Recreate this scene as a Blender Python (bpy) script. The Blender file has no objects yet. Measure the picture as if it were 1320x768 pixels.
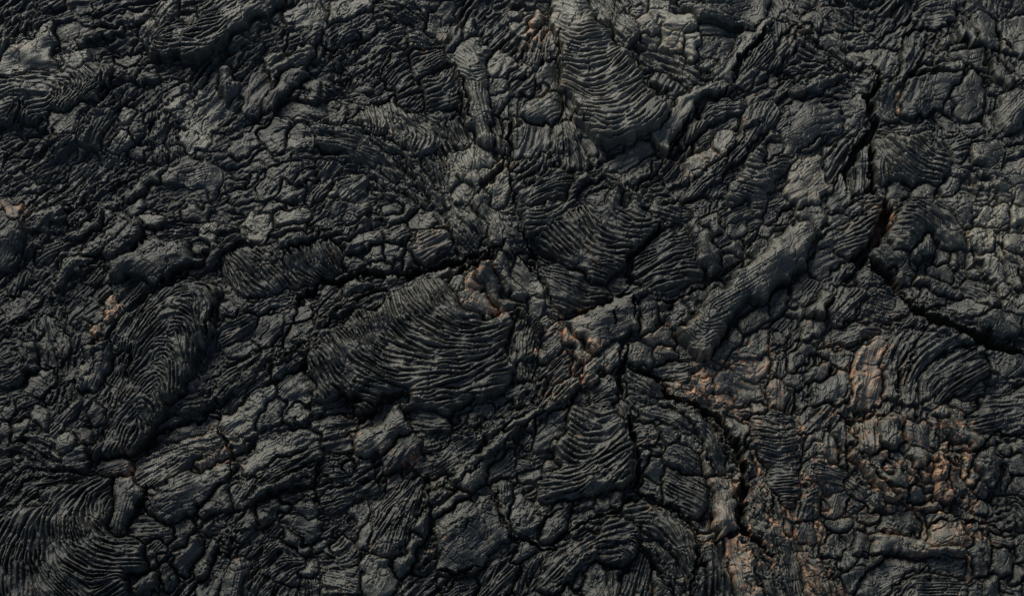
import bpy, math, numpy as np, time
from concurrent.futures import ThreadPoolExecutor
T0 = time.time()
R = math.radians
C = bpy.context.scene.collection
scene = bpy.context.scene

# ---------------------------------------------------------------- camera
TILT, FOC, PXM = R(22), 50.0, 0.01           # 1 photo pixel is 1 cm of ground at the picture's centre
TANH = 18.0 / FOC
DIST = 6.6 / TANH
cam_loc = np.array([0.0, -DIST * math.sin(TILT), DIST * math.cos(TILT)])
cam_d = bpy.data.cameras.new('camera'); cam = bpy.data.objects.new('camera', cam_d); C.objects.link(cam)
cam.location = cam_loc; cam.rotation_euler = (TILT, 0, 0)
cam_d.lens = FOC; cam_d.sensor_width = 36; cam_d.clip_end = 2000
scene.camera = cam

# ---------------------------------------------------------------- sky and sun (soft daylight through thin cloud)
SUN_EL, SUN_AZ = R(30), R(-30)               # azimuth measured from +Y (top of the picture) towards +X
w = bpy.data.worlds.new('World'); scene.world = w; w.use_nodes = True
nt = w.node_tree; bg = nt.nodes['Background']
sky = nt.nodes.new('ShaderNodeTexSky'); sky.sky_type = 'NISHITA'; sky.sun_disc = False
sky.sun_elevation = SUN_EL; sky.sun_rotation = SUN_AZ; sky.dust_density = 2.0; sky.air_density = 1.0
nt.links.new(sky.outputs[0], bg.inputs[0]); bg.inputs[1].default_value = 0.115
sl = bpy.data.lights.new('sun', 'SUN'); sl.energy = 4.6; sl.angle = R(28); sl.color = (1.0, 0.97, 0.85)
so = bpy.data.objects.new('sun', sl); C.objects.link(so)
so.rotation_euler = (math.pi / 2 - SUN_EL, 0, math.pi - SUN_AZ)
so.location = (0, 0, 20)
scene.view_settings.view_transform = 'Standard'; scene.view_settings.look = 'None'
scene.view_settings.gamma = 1.0; scene.view_settings.use_curve_mapping = False
scene.view_settings.exposure = -0.3
scene.render.engine = 'CYCLES'
scene.cycles.max_bounces = 4

NFILL = 280
DATA = """
T 0 0
s;H4 z1 T.2;0,240 60,190 130,150 160,110 205,90 215,140 215,180 190,210 200,230 235,265 225,280 140,275 60,290 0,300 -60,310 -60,240;;broad smooth tan-grey slab split by a forked crack at the upper left edge
s;z-6;215,92 300,90 400,90 420,110 330,140 270,190 235,200 222,150
g;z2;300,165 340,130 400,110 480,100 470,125 400,140 340,160
g;;340,95 420,80 500,60 560,30 580,50 520,90 440,100
s;z2 T.25;240,260 250,225 290,205 340,220 350,240 300,260 250,272
s;z-4;430,215 460,195 510,200 540,215 500,235 440,232
r;z3 L6.5 A3 H9;-60,320 0,300 140,278 230,280 330,270 400,260 450,275 420,310 390,370 330,410 200,430 140,460 60,480 -60,480;0,340 120,305 200,315 240,360 200,400 120,420/60,300 220,285 300,310 320,360 270,400/0,400 60,380 90,400 70,440/330,275 395,300 400,340 360,380;ropy lava lobe of nested arcs opening left, at the left edge below the tan slab
r;z6 L6.5 A2.8 H11 T.1;555,190 590,140 640,110 720,95 790,60 860,20 920,-20 1060,-90 1100,-60 1060,10 990,80 900,150 840,190 780,220 690,225 600,215;900,60 820,100 700,110 600,150 590,185 650,200 760,190 860,150 960,80/830,100 740,130 700,160 760,170 850,130 930,60;long ropy tongue of fine arcs near the top left, its upper end smooth and pale
s;T.3;640,400 700,370 760,370 770,330 830,290 850,340 840,420 830,480 790,560 720,590 700,520 730,490 700,440
g;T.25 z3;860,270 900,290 920,330 900,370 870,390 850,370 870,330
s;z2 T.2;630,660 680,630 760,610 830,640 860,700 820,745 740,700 680,700 640,690
g;z3;470,765 560,690 630,630 640,650 600,700 500,770
t;T.2;180,768 250,690 330,600 420,590 450,600 380,660 290,730 240,790
s;T.15;180,430 260,420 330,430 300,480 250,520 210,520 180,470
t;;600,620 600,520 580,470 560,440 620,420 650,450 655,540 640,600
t;;655,440 700,520 715,590 690,620 650,600 660,520
s;T.3;520,125 540,90 580,60 600,80 590,110 560,140
s;T.25;450,440 480,420 520,420 515,460 490,490 460,475
s;;480,540 510,510 520,440 550,450 545,500 520,540
s;T.3;430,570 460,530 500,520 515,550 480,575 450,585
g;;510,310 550,280 600,270 590,300 550,330
s;;480,600 520,560 560,560 590,590 550,610 500,615
t;;100,650 140,600 220,560 300,545 240,600 180,650 130,690
s;;870,560 930,510 990,470 1040,450 1040,540 980,560 900,590
s;;920,400 960,300 1040,240 1050,300 1020,380 960,440
s;;650,370 690,330 740,340 700,365 650,395
t;T.1;330,500 400,410 470,330 520,300 500,350 460,420 400,480 390,560 330,540
g;T.25;600,40 640,10 700,-20 690,40 640,90 610,90
s;;700,60 760,50 750,90 710,95
G;300,500 420,360 560,240 760,230 860,200 990,110
G;130,640 270,500 450,330 560,230
G;0,200 100,60 200,20
G;0,620 120,560 280,520
D;180,235,45,10
D;110,225,30,8
D;285,145,18,7
F;180,235,45,7
F;265,215,35,9
F;60,180,50,14
T 1 0
t;z5 T.3;0,300 60,230 130,190 210,185 215,205 150,235 90,270 50,320 10,380 -30,400 -50,390 -40,340;-20,380 60,260 200,195;smooth elongated slab with a pale rounded back leaning toward the upper right, near the top left
g;z2 T.1;20,430 40,380 90,310 140,260 190,250 185,280 120,340 60,400
s;T.25;110,70 130,20 200,5 270,40 285,80 240,90 170,85
s;T.25;280,80 285,20 340,0 450,5 440,40 370,60 300,75
t;T.1;110,150 180,100 235,100 230,150 180,180 120,180
t;z-3;255,170 270,120 330,80 400,50 450,40 440,80 390,130 350,150 310,140 280,180;260,180 300,110 430,40
t;z-3;400,180 420,150 500,100 560,80 590,110 550,140 480,140 430,160;400,170 480,110 560,90
r;L6 A2;600,190 640,165 720,170 740,220 700,260 620,290 600,250;610,260 660,230 720,200/620,200 680,185
r;L7 A2.5;625,300 720,290 755,240 790,310 800,380 790,410 700,410 660,380;640,320 720,310 760,250/680,370 760,340 780,290/700,400 780,370;ropy lobe of curved folds left of the upright lava column, top centre left
g;z6 T.25 H9 A1.2 L6;750,220 760,180 800,150 860,140 920,180 900,240 895,330 905,420 920,520 910,560 860,560 845,500 830,420 800,330 770,260;790,200 840,270 890,260/800,290 840,310 890,280/820,330 840,440 860,540/890,320 890,540;upright lava column with combed folds at its head, top centre left
t;;740,460 795,450 810,500 830,560 780,580 760,520
s;T.5 z3;740,660 760,600 830,580 910,560 925,590 880,640 830,650 790,680 750,710;;pale tan broken plate just under the foot of the upright column
s;T.45 z2;830,650 900,640 945,600 960,640 900,680 860,720 830,700
s;T.55 z3;855,768 885,720 965,660 990,650 985,730 920,800 860,800
s;T.45;750,720 800,690 830,710 840,765 790,790 750,760
t;z3 T.15;250,490 330,500 420,520 500,540 570,580 620,610 650,700 600,700 500,640 420,610 350,570 260,550 220,510;230,500 400,540 560,620 650,720
r;L6 A2.5 T.2;360,480 400,430 450,400 540,360 545,400 600,450 660,470 700,510 710,570 680,600 630,590 560,560 480,530 420,500;450,440 480,500 470,530/560,470 600,520 590,560/640,480 680,530 640,580/400,440 420,490;short ropy lobe with steep ribs, left of the long pointed plate at top centre left
t;z4 T.3;570,590 610,600 640,660 680,720 740,790 700,790 640,730 600,660
t;T.2;640,610 720,590 740,640 740,720 760,790 730,790 680,720 650,660
g;;250,480 290,450 350,400 375,430 340,480 290,500
t;;10,720 60,640 160,620 180,650 120,700 60,740 20,768
t;;170,768 250,650 290,610 300,640 260,720 210,780
t;T.3;270,768 290,700 340,660 400,670 410,700 380,768;280,768 320,700 380,670/330,768 360,720 400,690
s;z-8;80,410 150,370 240,380 320,400 330,440 250,450 180,430 110,440
t;;500,270 530,210 600,185 610,270 600,290 650,340 655,400 600,420 550,400 560,360 520,320;520,300 640,200
t;T.15;590,120 640,100 700,150 720,170 650,185 590,175
s;T.15;650,90 680,40 740,20 755,60 740,120 700,130 660,110
s;;0,540 20,470 80,455 130,490 120,570 40,570
s;;130,570 125,510 180,490 230,520 240,560 180,580
s;;550,150 570,135 585,155 575,175 550,170
g;;160,330 180,290 200,300 240,380 220,390
s;T.25;915,260 930,200 990,230 985,270 930,280
s;;900,330 930,300 980,310 970,340 920,350
s;;920,400 910,350 950,335 980,350 960,400
t;;920,420 940,480 960,560 940,570 920,500
t;;945,470 975,470 980,560 960,580
g;;745,190 760,130 785,100 790,140 770,190
g;T.25;790,140 800,90 840,70 830,120
t;;430,400 500,340 545,340 530,370 450,395
s;;380,120 400,95 450,100 440,130
t;z-3;450,20 520,50 640,60 660,75 640,95 540,70 460,45
G;260,180 300,110 430,40 520,60 640,75
G;20,600 120,580 260,570
G;200,330 260,370 340,400
C;4.5;840,768 880,700 950,640 962,585
C;3;985,430 990,560 980,650 1000,800
C;2.5;790,280 800,350 840,470
D;440,85,35,10
D;470,55,25,6
D;400,95,20,6
D;350,70,20,6
F;450,80,50,6
F;390,75,40,8
F;500,235,30,8
T 2 0
r;z9 L7 A3.2 H14 T.3;165,110 155,60 165,0 170,-60 290,-60 310,40 340,110 400,180 460,230 490,300 530,370 600,430 590,480 530,520 450,560 390,570 320,540 270,470 230,390 200,330 185,230 180,150;190,160 240,190 330,150/195,230 280,250 390,190/200,290 290,330 400,300 450,240/240,390 330,440 450,420 510,350/290,500 400,545 520,500 580,440/190,60 250,100 300,60;big ropy lava tongue hanging down from the top centre, with a smooth pale neck
r;z3 L5.5 A1.8;320,-20 400,0 440,60 490,110 500,150 490,180 440,190 390,140 340,90 310,30;340,0 400,90 470,160/380,0 420,60 480,130
s;T.75 R.15 z3;480,100 530,75 580,100 560,130 520,140 500,150;;pale tan broken plate right of the tongue's neck at top centre
s;T.75 R.3 z3;580,110 640,140 655,180 630,195 570,190 590,150
s;T.2;520,150 560,135 590,140 570,175 535,185
s;T.6 z2;655,130 700,110 725,140 720,190 700,225 665,190
s;T.5 z3;530,-10 590,10 630,60 690,80 710,100 620,100 550,60
g;z3 T.1;640,30 740,40 830,50 930,90 930,110 900,110 800,85 720,60
s;z2;690,-40 1010,-40 960,75 900,60 800,30 700,15
s;z-5;720,120 760,65 850,80 900,115 860,135 760,130
s;z-3 T.2;730,210 725,150 770,140 860,150 850,190 820,210 780,220
t;;500,200 560,195 640,190 690,230 720,280 740,310 700,350 640,290 570,260 510,230;500,200 620,240 720,320
r;L6 A2;530,300 570,260 650,300 690,360 640,390 590,350;600,290 580,340/660,320 640,370
s;z12 T.35 H3;550,530 600,480 640,420 700,360 760,320 820,300 845,335 800,355 720,375 690,420 640,520 600,580 570,570;600,540 680,400 840,310;long flat-topped pale ridge slab running diagonally with a dark ledge below it, top centre right
s;z9 T.3 H3;765,310 800,250 850,190 890,130 960,90 1020,70 960,130 905,180 860,240 845,320 810,295;780,300 860,190 1000,80
t;z2;870,300 880,240 930,190 1000,110 1060,100 1040,180 1000,240 940,250 900,320
r;L5.5 A2;690,470 720,410 780,385 860,380 900,400 890,430 800,440 740,480 700,530 670,560;690,520 730,430 820,395 890,405
t;;700,540 750,490 810,460 880,440 900,470 860,490 790,500 760,540 700,600
g;z6 T.4 R.15;680,640 740,590 770,570 800,620 790,640 740,700 660,690;700,620 730,690
s;z8 T.35;770,570 780,520 830,505 850,560 840,610 800,620
t;z4;890,430 930,400 990,390 1040,420 990,480 940,540 880,600 830,650 740,730 680,768 660,760 740,680 820,620 880,560 900,500;980,400 900,560 700,750
r;L6.5 A2.4 T.2;840,768 870,690 930,600 1000,520 1080,470 1180,450 1250,480 1180,550 1100,580 1060,640 1000,700 970,800 860,820;930,570 980,600 1060,580/900,640 960,670 1040,640/870,720 940,750 1010,730/1100,560 1180,520 1250,480;fan-shaped ropy sheet fading into smooth rock, right of the long diagonal ridge slab
g;T.15;40,470 50,430 90,390 150,360 190,350 195,400 160,470 90,470
s;;110,310 120,260 180,230 190,300 180,330
s;;0,480 120,475 145,500 130,580 60,600 0,600;;
t;;190,480 240,480 290,570 310,620 270,640 200,630 170,560 160,500;220,490 280,620/195,500 200,620
t;;60,230 80,160 110,110 130,140 110,210 90,280 70,280
s;T.5 R.45 z4;65,110 70,80 130,50 140,60 90,105;;small pinkish rock wedge left of the big tongue's neck, top centre
s;T.5 R.5;40,130 80,110 90,130 60,140
s;T.3;20,70 50,35 75,60 60,110 30,105
t;;130,130 175,125 180,210 140,230 120,200
r;L6.5 A2.4;20,800 50,720 130,670 200,640 260,660 240,720 200,800;30,760 120,700 220,660/80,780 150,740 240,740
s;;350,680 390,630 460,580 520,545 530,570 510,600 440,650 380,690
s;T.35;380,690 440,660 520,620 560,600 540,650 480,710 440,730 400,720
t;T.1;560,660 600,610 650,620 670,680 640,700 580,690
t;;0,330 60,280 100,270 80,310 20,360
t;;0,260 60,240 60,260 0,310
s;;580,390 600,355 630,370 625,410 600,420
s;T.35;265,520 300,540 330,590 300,600 270,560
s;T.2;430,740 440,700 470,720 460,800 410,800
s;T.25;560,50 600,70 570,80
s;T.15;470,50 480,10 520,20 510,60
s;T.3;750,20 700,0 640,0 700,20
s;T.3;740,255 780,240 795,262 760,270
s;;240,800 270,720 330,700 380,740 370,800
s;;990,270 1010,250 1020,290 1000,310
G;190,500 160,600 130,680
C;4;600,595 650,540 692,445 722,388 845,345
C;4.6;848,330 858,270 910,190 960,140 1000,105
C;3;470,768 500,700 560,600
C;3;185,340 230,410 280,480
C;2.5;180,120 190,260
D;780,130,16,6
F;850,60,40,12
T 3 0
s;z2 T.15;400,390 430,330 470,320 500,390 520,440 480,460 430,460 415,420;;rounded triangular plate right of the narrow jagged crack, upper right
s;T.15;320,190 400,180 480,180 510,200 510,250 480,310 440,300 400,260 330,220
s;T.1;290,440 310,390 380,370 390,420 390,470 340,500 300,480
s;z2 T.15;100,400 150,380 230,420 290,450 280,480 200,530 120,570 60,610 20,590 60,540 40,470
s;z5 T.55 R.1;80,680 110,620 160,590 210,590 215,650 230,710 200,768 140,800 90,790 75,720;;smooth tan-grey mound beside the fan-shaped ropy sheet, upper right
s;z4;530,300 600,290 720,280 740,300 690,350 670,400 600,430 540,430 520,370;;dark domed slab right of the two small rusty stones, upper right
s;z2;690,360 750,300 770,265 810,310 830,370 820,440 760,450 730,400
t;z3;540,290 580,260 660,240 750,250 720,275 600,280
t;;490,330 510,270 520,180 560,120 640,95 650,120 600,160 580,220 540,280 510,340;500,330 560,200 640,110
t;;440,160 500,110 560,80 580,90 540,130 510,170
g;z5;735,100 760,110 830,190 900,260 960,330 930,340 880,290 800,200
g;z3 T.2;880,460 900,400 960,360 1040,340 1040,420 960,470 900,520 880,500
s;T.25 z2;890,100 910,50 1000,60 1040,80 1040,200 960,190 900,150
s;T.15;800,120 800,60 880,50 880,120 900,160 860,190
t;T.1;570,70 580,5 700,0 720,60 690,80 610,90
r;L6 A2.6 z2 T.15;410,600 430,550 480,520 560,510 640,510 690,550 700,590 720,620 690,660 620,690 560,690 500,670 440,700 420,660;500,520 540,580 620,620 700,630/440,560 470,620 540,660/570,515 630,580 700,600/430,610 440,680;ropy lobe of swept arcs just right of the long crack, upper right
s;T.15 z3;780,600 800,560 860,560 900,600 880,640 820,640 790,630
t;;690,540 780,530 840,520 880,545 800,555 770,600 730,610
s;R1 T.4 z2;500,350 525,345 528,380 510,385;;upper of two small rust-orange stones beside the dark domed slab, upper right
s;R1 T.6 z2;505,392 535,388 540,410 525,425 508,410;;lower of two small rust-orange stones beside the dark domed slab, upper right
g;;100,350 150,290 230,265 290,275 270,300 190,320 130,360
t;;310,620 340,570 380,560 395,620 395,690 360,720 320,690
s;z-3;195,140 220,110 260,120 320,170 290,180 230,180
t;T.1;230,30 300,60 340,110 310,110 240,60
t;;0,220 60,130 100,90 80,160 40,220 0,270
t;;270,130 350,110 450,120 440,150 370,170 320,180
s;T.1;0,530 60,560 50,600 0,620
t;T.2;220,620 260,540 330,520 320,580 280,640 230,680
s;;230,700 290,640 300,700 340,740 310,800 250,800
t;;420,470 500,460 620,480 640,500 540,500 430,500
t;;640,430 680,420 740,490 700,500
s;T.2;680,140 700,125 720,145 705,160 680,155
s;;725,130 745,125 750,150 730,160
s;T.2;720,210 760,180 830,180 870,250 850,280 790,240
s;;840,290 900,310 920,350 880,350
s;;470,730 510,700 540,740 520,800 480,800
s;T.2;560,730 620,700 660,720 640,770 580,760
s;;690,700 730,690 740,730 700,760
t;;0,130 20,60 70,90 60,140 20,190
s;;130,60 180,30 220,60 180,100
t;;760,470 830,460 840,510 770,520
t;;840,440 870,450 890,520 860,520
s;;890,540 960,530 990,550 930,560
s;;900,640 960,620 1010,650 1000,700 940,700
s;T.2;960,720 1010,700 1040,760 980,780
G;0,370 100,320 230,270 330,320
G;60,0 150,120 300,260
G;700,640 800,680 940,740
G;640,110 700,200
C;3;100,60 170,140 270,230 340,270 400,262
C;7;405,262 442,290 430,330 390,375 400,420 412,475 380,520 350,565 305,640 305,720
C;6;400,540 408,640 410,720 440,770
C;3.5;745,250 790,265 870,330
C;3.5;530,295 600,275 720,278
C;3;890,50 885,110 960,190
D;990,0,40,8
D;1010,25,20,6
F;1210,50,25,8
F;1220,225,30,11
F;1300,20,30,14
T 0 1
g;T.1 z3;0,130 40,100 85,130 75,190 30,240 -40,260 -40,150
g;z3;320,190 400,150 490,90 500,100 440,160 380,190 330,210
g;z5 T.1;430,170 520,110 560,95 570,140 520,180 440,230 420,210
s;z4 T.25;550,90 590,65 640,80 620,110 570,115
s;z6 T.12 H10;430,260 480,235 560,190 640,160 740,170 790,210 760,250 660,290 600,340 560,310 520,270 480,320 440,310;;large smooth block above the tall ropy tongue, left centre
t;z4;430,330 480,325 540,295 580,350 530,390 480,410 440,380
s;z5 T.6;800,190 790,150 800,110 830,95 835,130 820,180;;small upright pale toe above the large smooth block, left centre
r;z6 L7 A3.2 H12;470,830 500,700 520,620 560,500 575,420 610,365 720,320 780,320 830,350 830,420 820,470 800,530 780,600 730,680 690,768 600,850 540,930 480,980 400,1000 370,1000 400,930;570,520 620,420 720,370 800,400 800,480/550,600 620,500 700,460 750,500 740,600/520,700 600,600 660,580 700,640 680,740/600,400 700,340 790,340 820,400/520,768 580,700 640,680 660,740/420,950 480,840 560,790 590,850;tall ropy tongue of arched folds on the left side
t;z2;440,560 460,480 500,430 590,350 600,370 560,430 530,520 510,585 450,585
t;T.15;430,740 440,600 508,592 510,640 480,740 440,820 380,940 370,860
t;z5;640,330 720,270 790,230 830,180 930,140 1000,130 1000,150 930,165 850,200 800,240 740,290 680,330
s;R.7 T.35 z2;398,465 410,380 425,370 430,400 415,470;;thin upright rust-orange splinter on the left side, left of the tall ropy tongue
g;T.15;300,720 330,620 380,560 430,560 420,680 370,740 320,750
t;;140,600 150,460 180,440 220,500 270,570 270,610 220,630 160,640;170,450 240,600/160,460 165,600
s;;830,450 880,400 920,430 900,460 860,470
t;;250,400 330,385 400,395 395,450 330,470 280,480
t;T.1;820,768 850,700 920,640 1000,600 1060,580 1080,640 1000,720 930,768 860,830;830,768 920,680 1060,600
r;L6 A1.6;-30,560 80,540 130,560 140,640 100,700 40,720 -30,700;0,600 60,570 120,600/0,680 60,660 110,620
s;;130,680 200,640 210,690 160,768 110,740
s;R.6;350,470 370,470 375,520 355,530
s;R.5 T.2;365,545 375,535 385,550 378,560
t;;330,300 370,230 420,240 410,290 350,310
g;;200,320 270,240 330,210 350,230 290,270 230,350
t;;40,330 60,260 100,250 110,300 70,350
s;;0,440 30,380 90,380 90,430 40,470
t;;80,130 170,60 220,20 230,40 160,100 100,150
t;;150,210 190,160 260,130 280,150 220,190 160,240
g;;220,150 300,110 390,60 400,75 330,120 250,160
s;;470,20 520,0 560,20 530,60 480,50
s;;690,60 760,30 830,40 790,70 720,80
t;;620,150 700,120 780,110 770,140 690,160
s;;390,80 410,60 430,80 415,95
s;R.35 T.1;20,20 50,5 75,20 65,45 35,50;;
s;;560,130 590,130 595,165 570,175
s;T.1;730,190 770,160 790,190 770,220
s;;250,60 280,40 310,60 280,90
t;;850,500 900,460 980,440 990,480 930,540 860,560
s;;850,580 920,560 990,540 1000,570 900,610
s;T.15;720,680 760,690 750,730 710,740
G;0,300 150,120 300,0
G;180,400 330,250 560,100
G;60,520 100,620 200,700
C;3;590,350 680,310 760,250
C;3;800,540 820,470 840,420
D;20,250,35,9
D;60,215,35,8
D;90,300,30,8
D;40,400,30,5
F;50,330,45,8
F;90,290,60,8
F;20,290,40,9
F;75,380,30,10
F;260,470,30,8
T 1 1
r;L7 A2.6 T.1;-140,230 -60,200 60,200 100,210 190,180 270,165 320,200 330,270 280,300 230,330 120,350 20,370 -60,380 -100,330;110,220 150,290 250,310/200,200 220,270 290,290/280,180 300,230 320,260/0,230 60,300 110,340/-90,240 -40,310 10,360;ropy sheet of steep wavy folds, right of the tall ropy tongue and above the long crack
g;T.12;100,190 140,150 230,130 270,140 260,165 180,185 120,200
g;;60,150 120,110 200,105 230,125 140,145
s;T.3;70,75 130,45 200,50 190,80 120,105 80,95
g;z3 T.1;330,170 380,130 460,125 480,160 440,180 360,205
g;;300,145 350,100 430,70 440,105 380,120 330,145
s;T.1;340,240 380,200 430,220 440,240 380,265
t;z2;500,130 560,105 610,95 600,150 560,180 510,170
s;T.4;600,50 640,30 690,80 690,100 650,110 610,90
t;z3 T.4 R.15;600,190 640,130 710,105 750,150 740,180 650,230 600,220;610,210 740,140;tan slab with a pink tinge just above the long crack, centre
t;;750,60 800,20 850,50 900,130 860,170 840,200 790,180 750,120;760,60 850,170
t;z3 T.3;820,0 880,-60 920,60 945,140 920,150 870,60;840,0 930,140
s;T.5;-40,80 0,60 60,70 70,110 30,150 0,160 -40,140
g;;330,360 345,330 390,315 450,330 440,350 380,370 335,380
t;;300,330 330,300 420,290 350,320
r;z8 L7.5 A3.6 H14;200,640 240,560 330,500 400,460 470,430 500,380 550,345 650,322 730,345 790,400 845,445 950,450 1020,435 1095,480 1090,570 1030,655 970,705 910,755 810,805 700,835 600,835 480,815 380,800 260,790 200,720;530,400 540,480 620,560 760,590 900,550 1000,470/590,370 620,440 700,500 830,530 960,490/400,530 450,600 560,650 720,670 880,640 1000,570/300,590 350,670 460,720 600,740 760,720 900,680/250,640 280,720 360,768/670,340 720,420 800,470 900,470;largest ropy lobe, nested bowl-shaped folds in the centre below the long crack
s;T.5 R.2 z10;790,400 830,365 870,360 930,400 930,430 880,440 800,430;;pale orange-tinged plate on the upper rim of the largest ropy lobe, centre
s;T.5 R.5 z8;820,340 830,300 850,275 880,300 870,340 840,350
s;T.25 z6;740,340 800,290 825,290 815,345 780,370
g;z5 T.15 A1 L6;920,300 930,240 960,230 980,300 1040,330 1060,380 1020,400 960,340
g;z5 T.1 A1 L6;860,250 905,240 920,310 960,370 1000,400 1040,435 960,430 900,370 870,310
g;z2;60,650 130,600 210,560 215,600 150,650 80,690
s;z-4;150,440 200,400 240,370 260,390 220,440 170,480
s;;0,500 40,460 90,450 90,510 40,550 0,560
s;T.12 z2;80,740 110,690 170,650 200,660 230,720 200,800 130,820 80,800
t;z2;250,470 330,410 430,370 490,380 480,410 400,440 300,500 260,520
t;;250,380 290,345 310,350 300,400 260,410
s;z-3;100,560 140,500 200,470 230,480 190,540 120,590
g;;520,60 560,20 590,30 580,80 530,110
s;;440,180 480,190 500,215 460,245 440,220
s;T.2;450,250 500,230 530,240 500,265 460,270
s;;560,220 620,230 650,260 570,270
s;;660,280 740,250 745,280 670,310
s;;360,30 400,0 450,20 400,60 350,70
s;;540,0 560,30 530,50 490,20
s;T.25 z2;500,190 550,200 560,215 510,235
t;;-40,420 60,390 120,360 130,380 60,420 -20,450
t;;0,620 60,560 110,590 50,640 0,670
G;0,740 200,600 350,480 520,380
G;250,500 330,430 520,370
G;0,100 100,60
C;6;90,430 160,395 262,312 330,308 420,285 500,290 600,280 700,255 800,235 900,200 990,160
C;8;520,292 600,285 670,268
C;5;730,320 800,272 850,245 920,215
C;3.5;270,500 330,420 420,370 520,350
C;3.5;60,640 140,590 215,550
C;2.5;60,690 55,630
D;430,370,25,6
D;475,375,20,5
F;420,265,40,11
F;520,300,30,11
T 2 1
r;z5 L7 A3.2 H10 T.1;36,-18 90,-84 240,-102 420,-63 520,20 575,80 545,150 480,200 440,260 340,310 280,270 190,240 120,170 60,130;350,0 400,60 500,100 570,95/290,20 340,110 440,150 520,150/230,60 280,150 380,200 450,200/160,120 210,190 300,240 380,250/40,50 130,40 240,-20/50,100 140,80 230,20;ropy lobe with swirled nested folds just right of the long crack's end, centre
r;L6.5 A2.4;120,240 200,270 300,320 350,340 380,370 300,430 200,420 150,380 130,300;130,260 220,310 350,350/150,330 240,370 350,380/180,400 280,420
r;L7 A2.6 T.1;480,200 560,150 640,110 680,130 690,180 720,240 760,300 700,330 640,380 580,400 520,370 510,330 460,300 450,260;480,210 570,160 660,110/500,290 600,230 690,190/520,340 620,310 740,300/530,370 620,380 700,330;ropy fan with long combed folds pointing right, centre right
g;z4 T.1;680,110 710,90 740,110 770,180 800,240 790,290 750,270 710,220 690,170
g;;730,80 780,60 780,150 760,150
r;L6 A2;500,30 600,20 700,40 690,80 640,90 560,60;510,30 600,60 690,60
t;T.2;780,90 880,20 930,0 920,60 880,90 800,120
s;T.15;840,130 850,100 900,90 910,120 870,140
s;;910,180 950,140 1000,150 990,200 930,200
s;T.15;800,250 860,215 890,230 880,260 820,280
r;z7 L5.5 A1.2 H15 T.17;655,535 672,500 720,462 735,430 775,395 800,350 860,318 905,280 960,240 1010,190 1060,130 1110,100 1150,92 1185,120 1175,165 1130,200 1110,262 1050,315 1010,332 960,385 905,400 850,450 812,500 795,560 750,605 700,598;670,540 720,590 780,540/700,470 740,530 820,470/800,380 950,260 1120,140/900,430 1020,330 1130,230/860,380 1000,300 1100,220;long smooth rounded tongue running diagonally with fine ropes at its lower tip, right of centre
s;z3;770,600 790,540 840,480 880,510 850,560 800,620
s;;880,500 940,430 1020,370 1080,340 1060,400 960,470 890,520
s;;870,600 940,530 1010,480 1040,500 960,590 900,620
s;z10 T.1 H10;200,480 260,460 330,440 400,400 470,380 510,350 515,390 480,450 470,480 420,530 380,570 330,580 290,540 230,500;;dark upturned slab with an orange-tinged upper edge, below the swirled ropy lobe
s;z4;480,480 490,410 530,390 560,430 540,490 500,500
g;z4 R.35 T.2;200,500 240,500 280,560 300,620 290,650 240,610 260,560 220,530
s;z3;620,430 650,410 680,440 670,475 625,480
s;T.4 R.3 z3;500,530 550,500 600,490 640,520 640,560 580,540 520,550
s;T.15;430,590 480,550 540,550 560,610 520,640 450,640
s;T.15;560,560 620,560 640,600 610,640 570,620
t;z8 T.45;270,680 330,620 380,570 410,570 400,610 340,670 300,700;280,690 400,580;pale splintered bar of rock at the centre, its lower end rust-orange
t;z4 T.35;130,780 200,710 260,680 270,700 220,760 170,820 120,820
t;T.2;-20,560 0,440 60,480 100,550 90,600 40,620 0,660
s;T.2;0,200 60,220 110,300 130,380 60,360 0,330
s;T.2;40,380 100,370 130,420 100,470 50,440
s;;100,620 110,560 160,510 190,500 190,560 150,610 120,640
t;;100,660 180,620 220,590 230,640 200,690 150,700 110,690
s;T.3;780,690 830,660 900,700 960,740 990,790 920,790 850,750 790,730;;flat grey plate with orange rims beside the lower curved crack, right of centre
s;T.5 R.45;850,650 920,620 990,620 1000,680 960,710 900,690
s;T.5 R.7;700,670 740,645 780,660 740,680
s;T.4 R.6;770,755 830,765 800,740 880,750 880,775 800,780
s;T.3 R.2;710,700 760,675 785,700 770,735 720,720
t;;310,768 330,700 390,700 400,768 380,800 320,800
s;T.6 R.3;415,740 425,705 440,720 440,750
s;R.9 T.4 z2;65,590 80,560 95,580 80,610;;
t;;0,640 60,620 90,640 60,700 0,720
t;T.3;100,530 170,480 200,480 160,510 110,545
t;T.4;110,480 140,450 160,470 120,500
t;;560,640 620,640 700,610 720,650 660,690 600,700
t;;430,650 500,640 560,690 600,740 540,740 480,690
s;R.4 T.3;600,700 640,690 650,715 615,725
s;z-4;230,770 260,720 300,740 300,800 250,800
s;;0,700 60,705 80,740 40,790 0,790
s;T.1;680,380 720,330 760,340 740,380 700,420
s;;760,340 800,310 820,330 790,350
s;;560,410 600,380 610,420 580,470 550,460
s;;580,480 610,430 620,480
s;;630,90 660,120 640,130
s;;860,160 900,150 890,200 830,215 820,190
t;;780,160 830,140 850,170 800,190
t;;690,0 740,10 760,50 700,60
G;40,650 100,768
G;700,620 860,640
C;5;575,95 560,130 510,175 450,235 442,290 480,320 512,350
C;6;180,462 320,430 400,385 470,360 505,345
C;6;445,560 422,640 412,700 430,768
C;7;430,630 500,650 560,700 620,750 700,790
C;3;10,200 70,250 130,330 150,400
C;3.5;30,110 70,190 130,230
C;2.5;385,440 395,500
C;2.5;470,390 475,470
C;3;560,395 640,385 740,330 800,300 900,230
D;445,100,14,8
D;680,325,18,6
D;695,325,14,5
D;800,430,15,6
D;560,90,10,5
F;690,310,22,6
F;860,440,30,9
T 3 1
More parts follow.
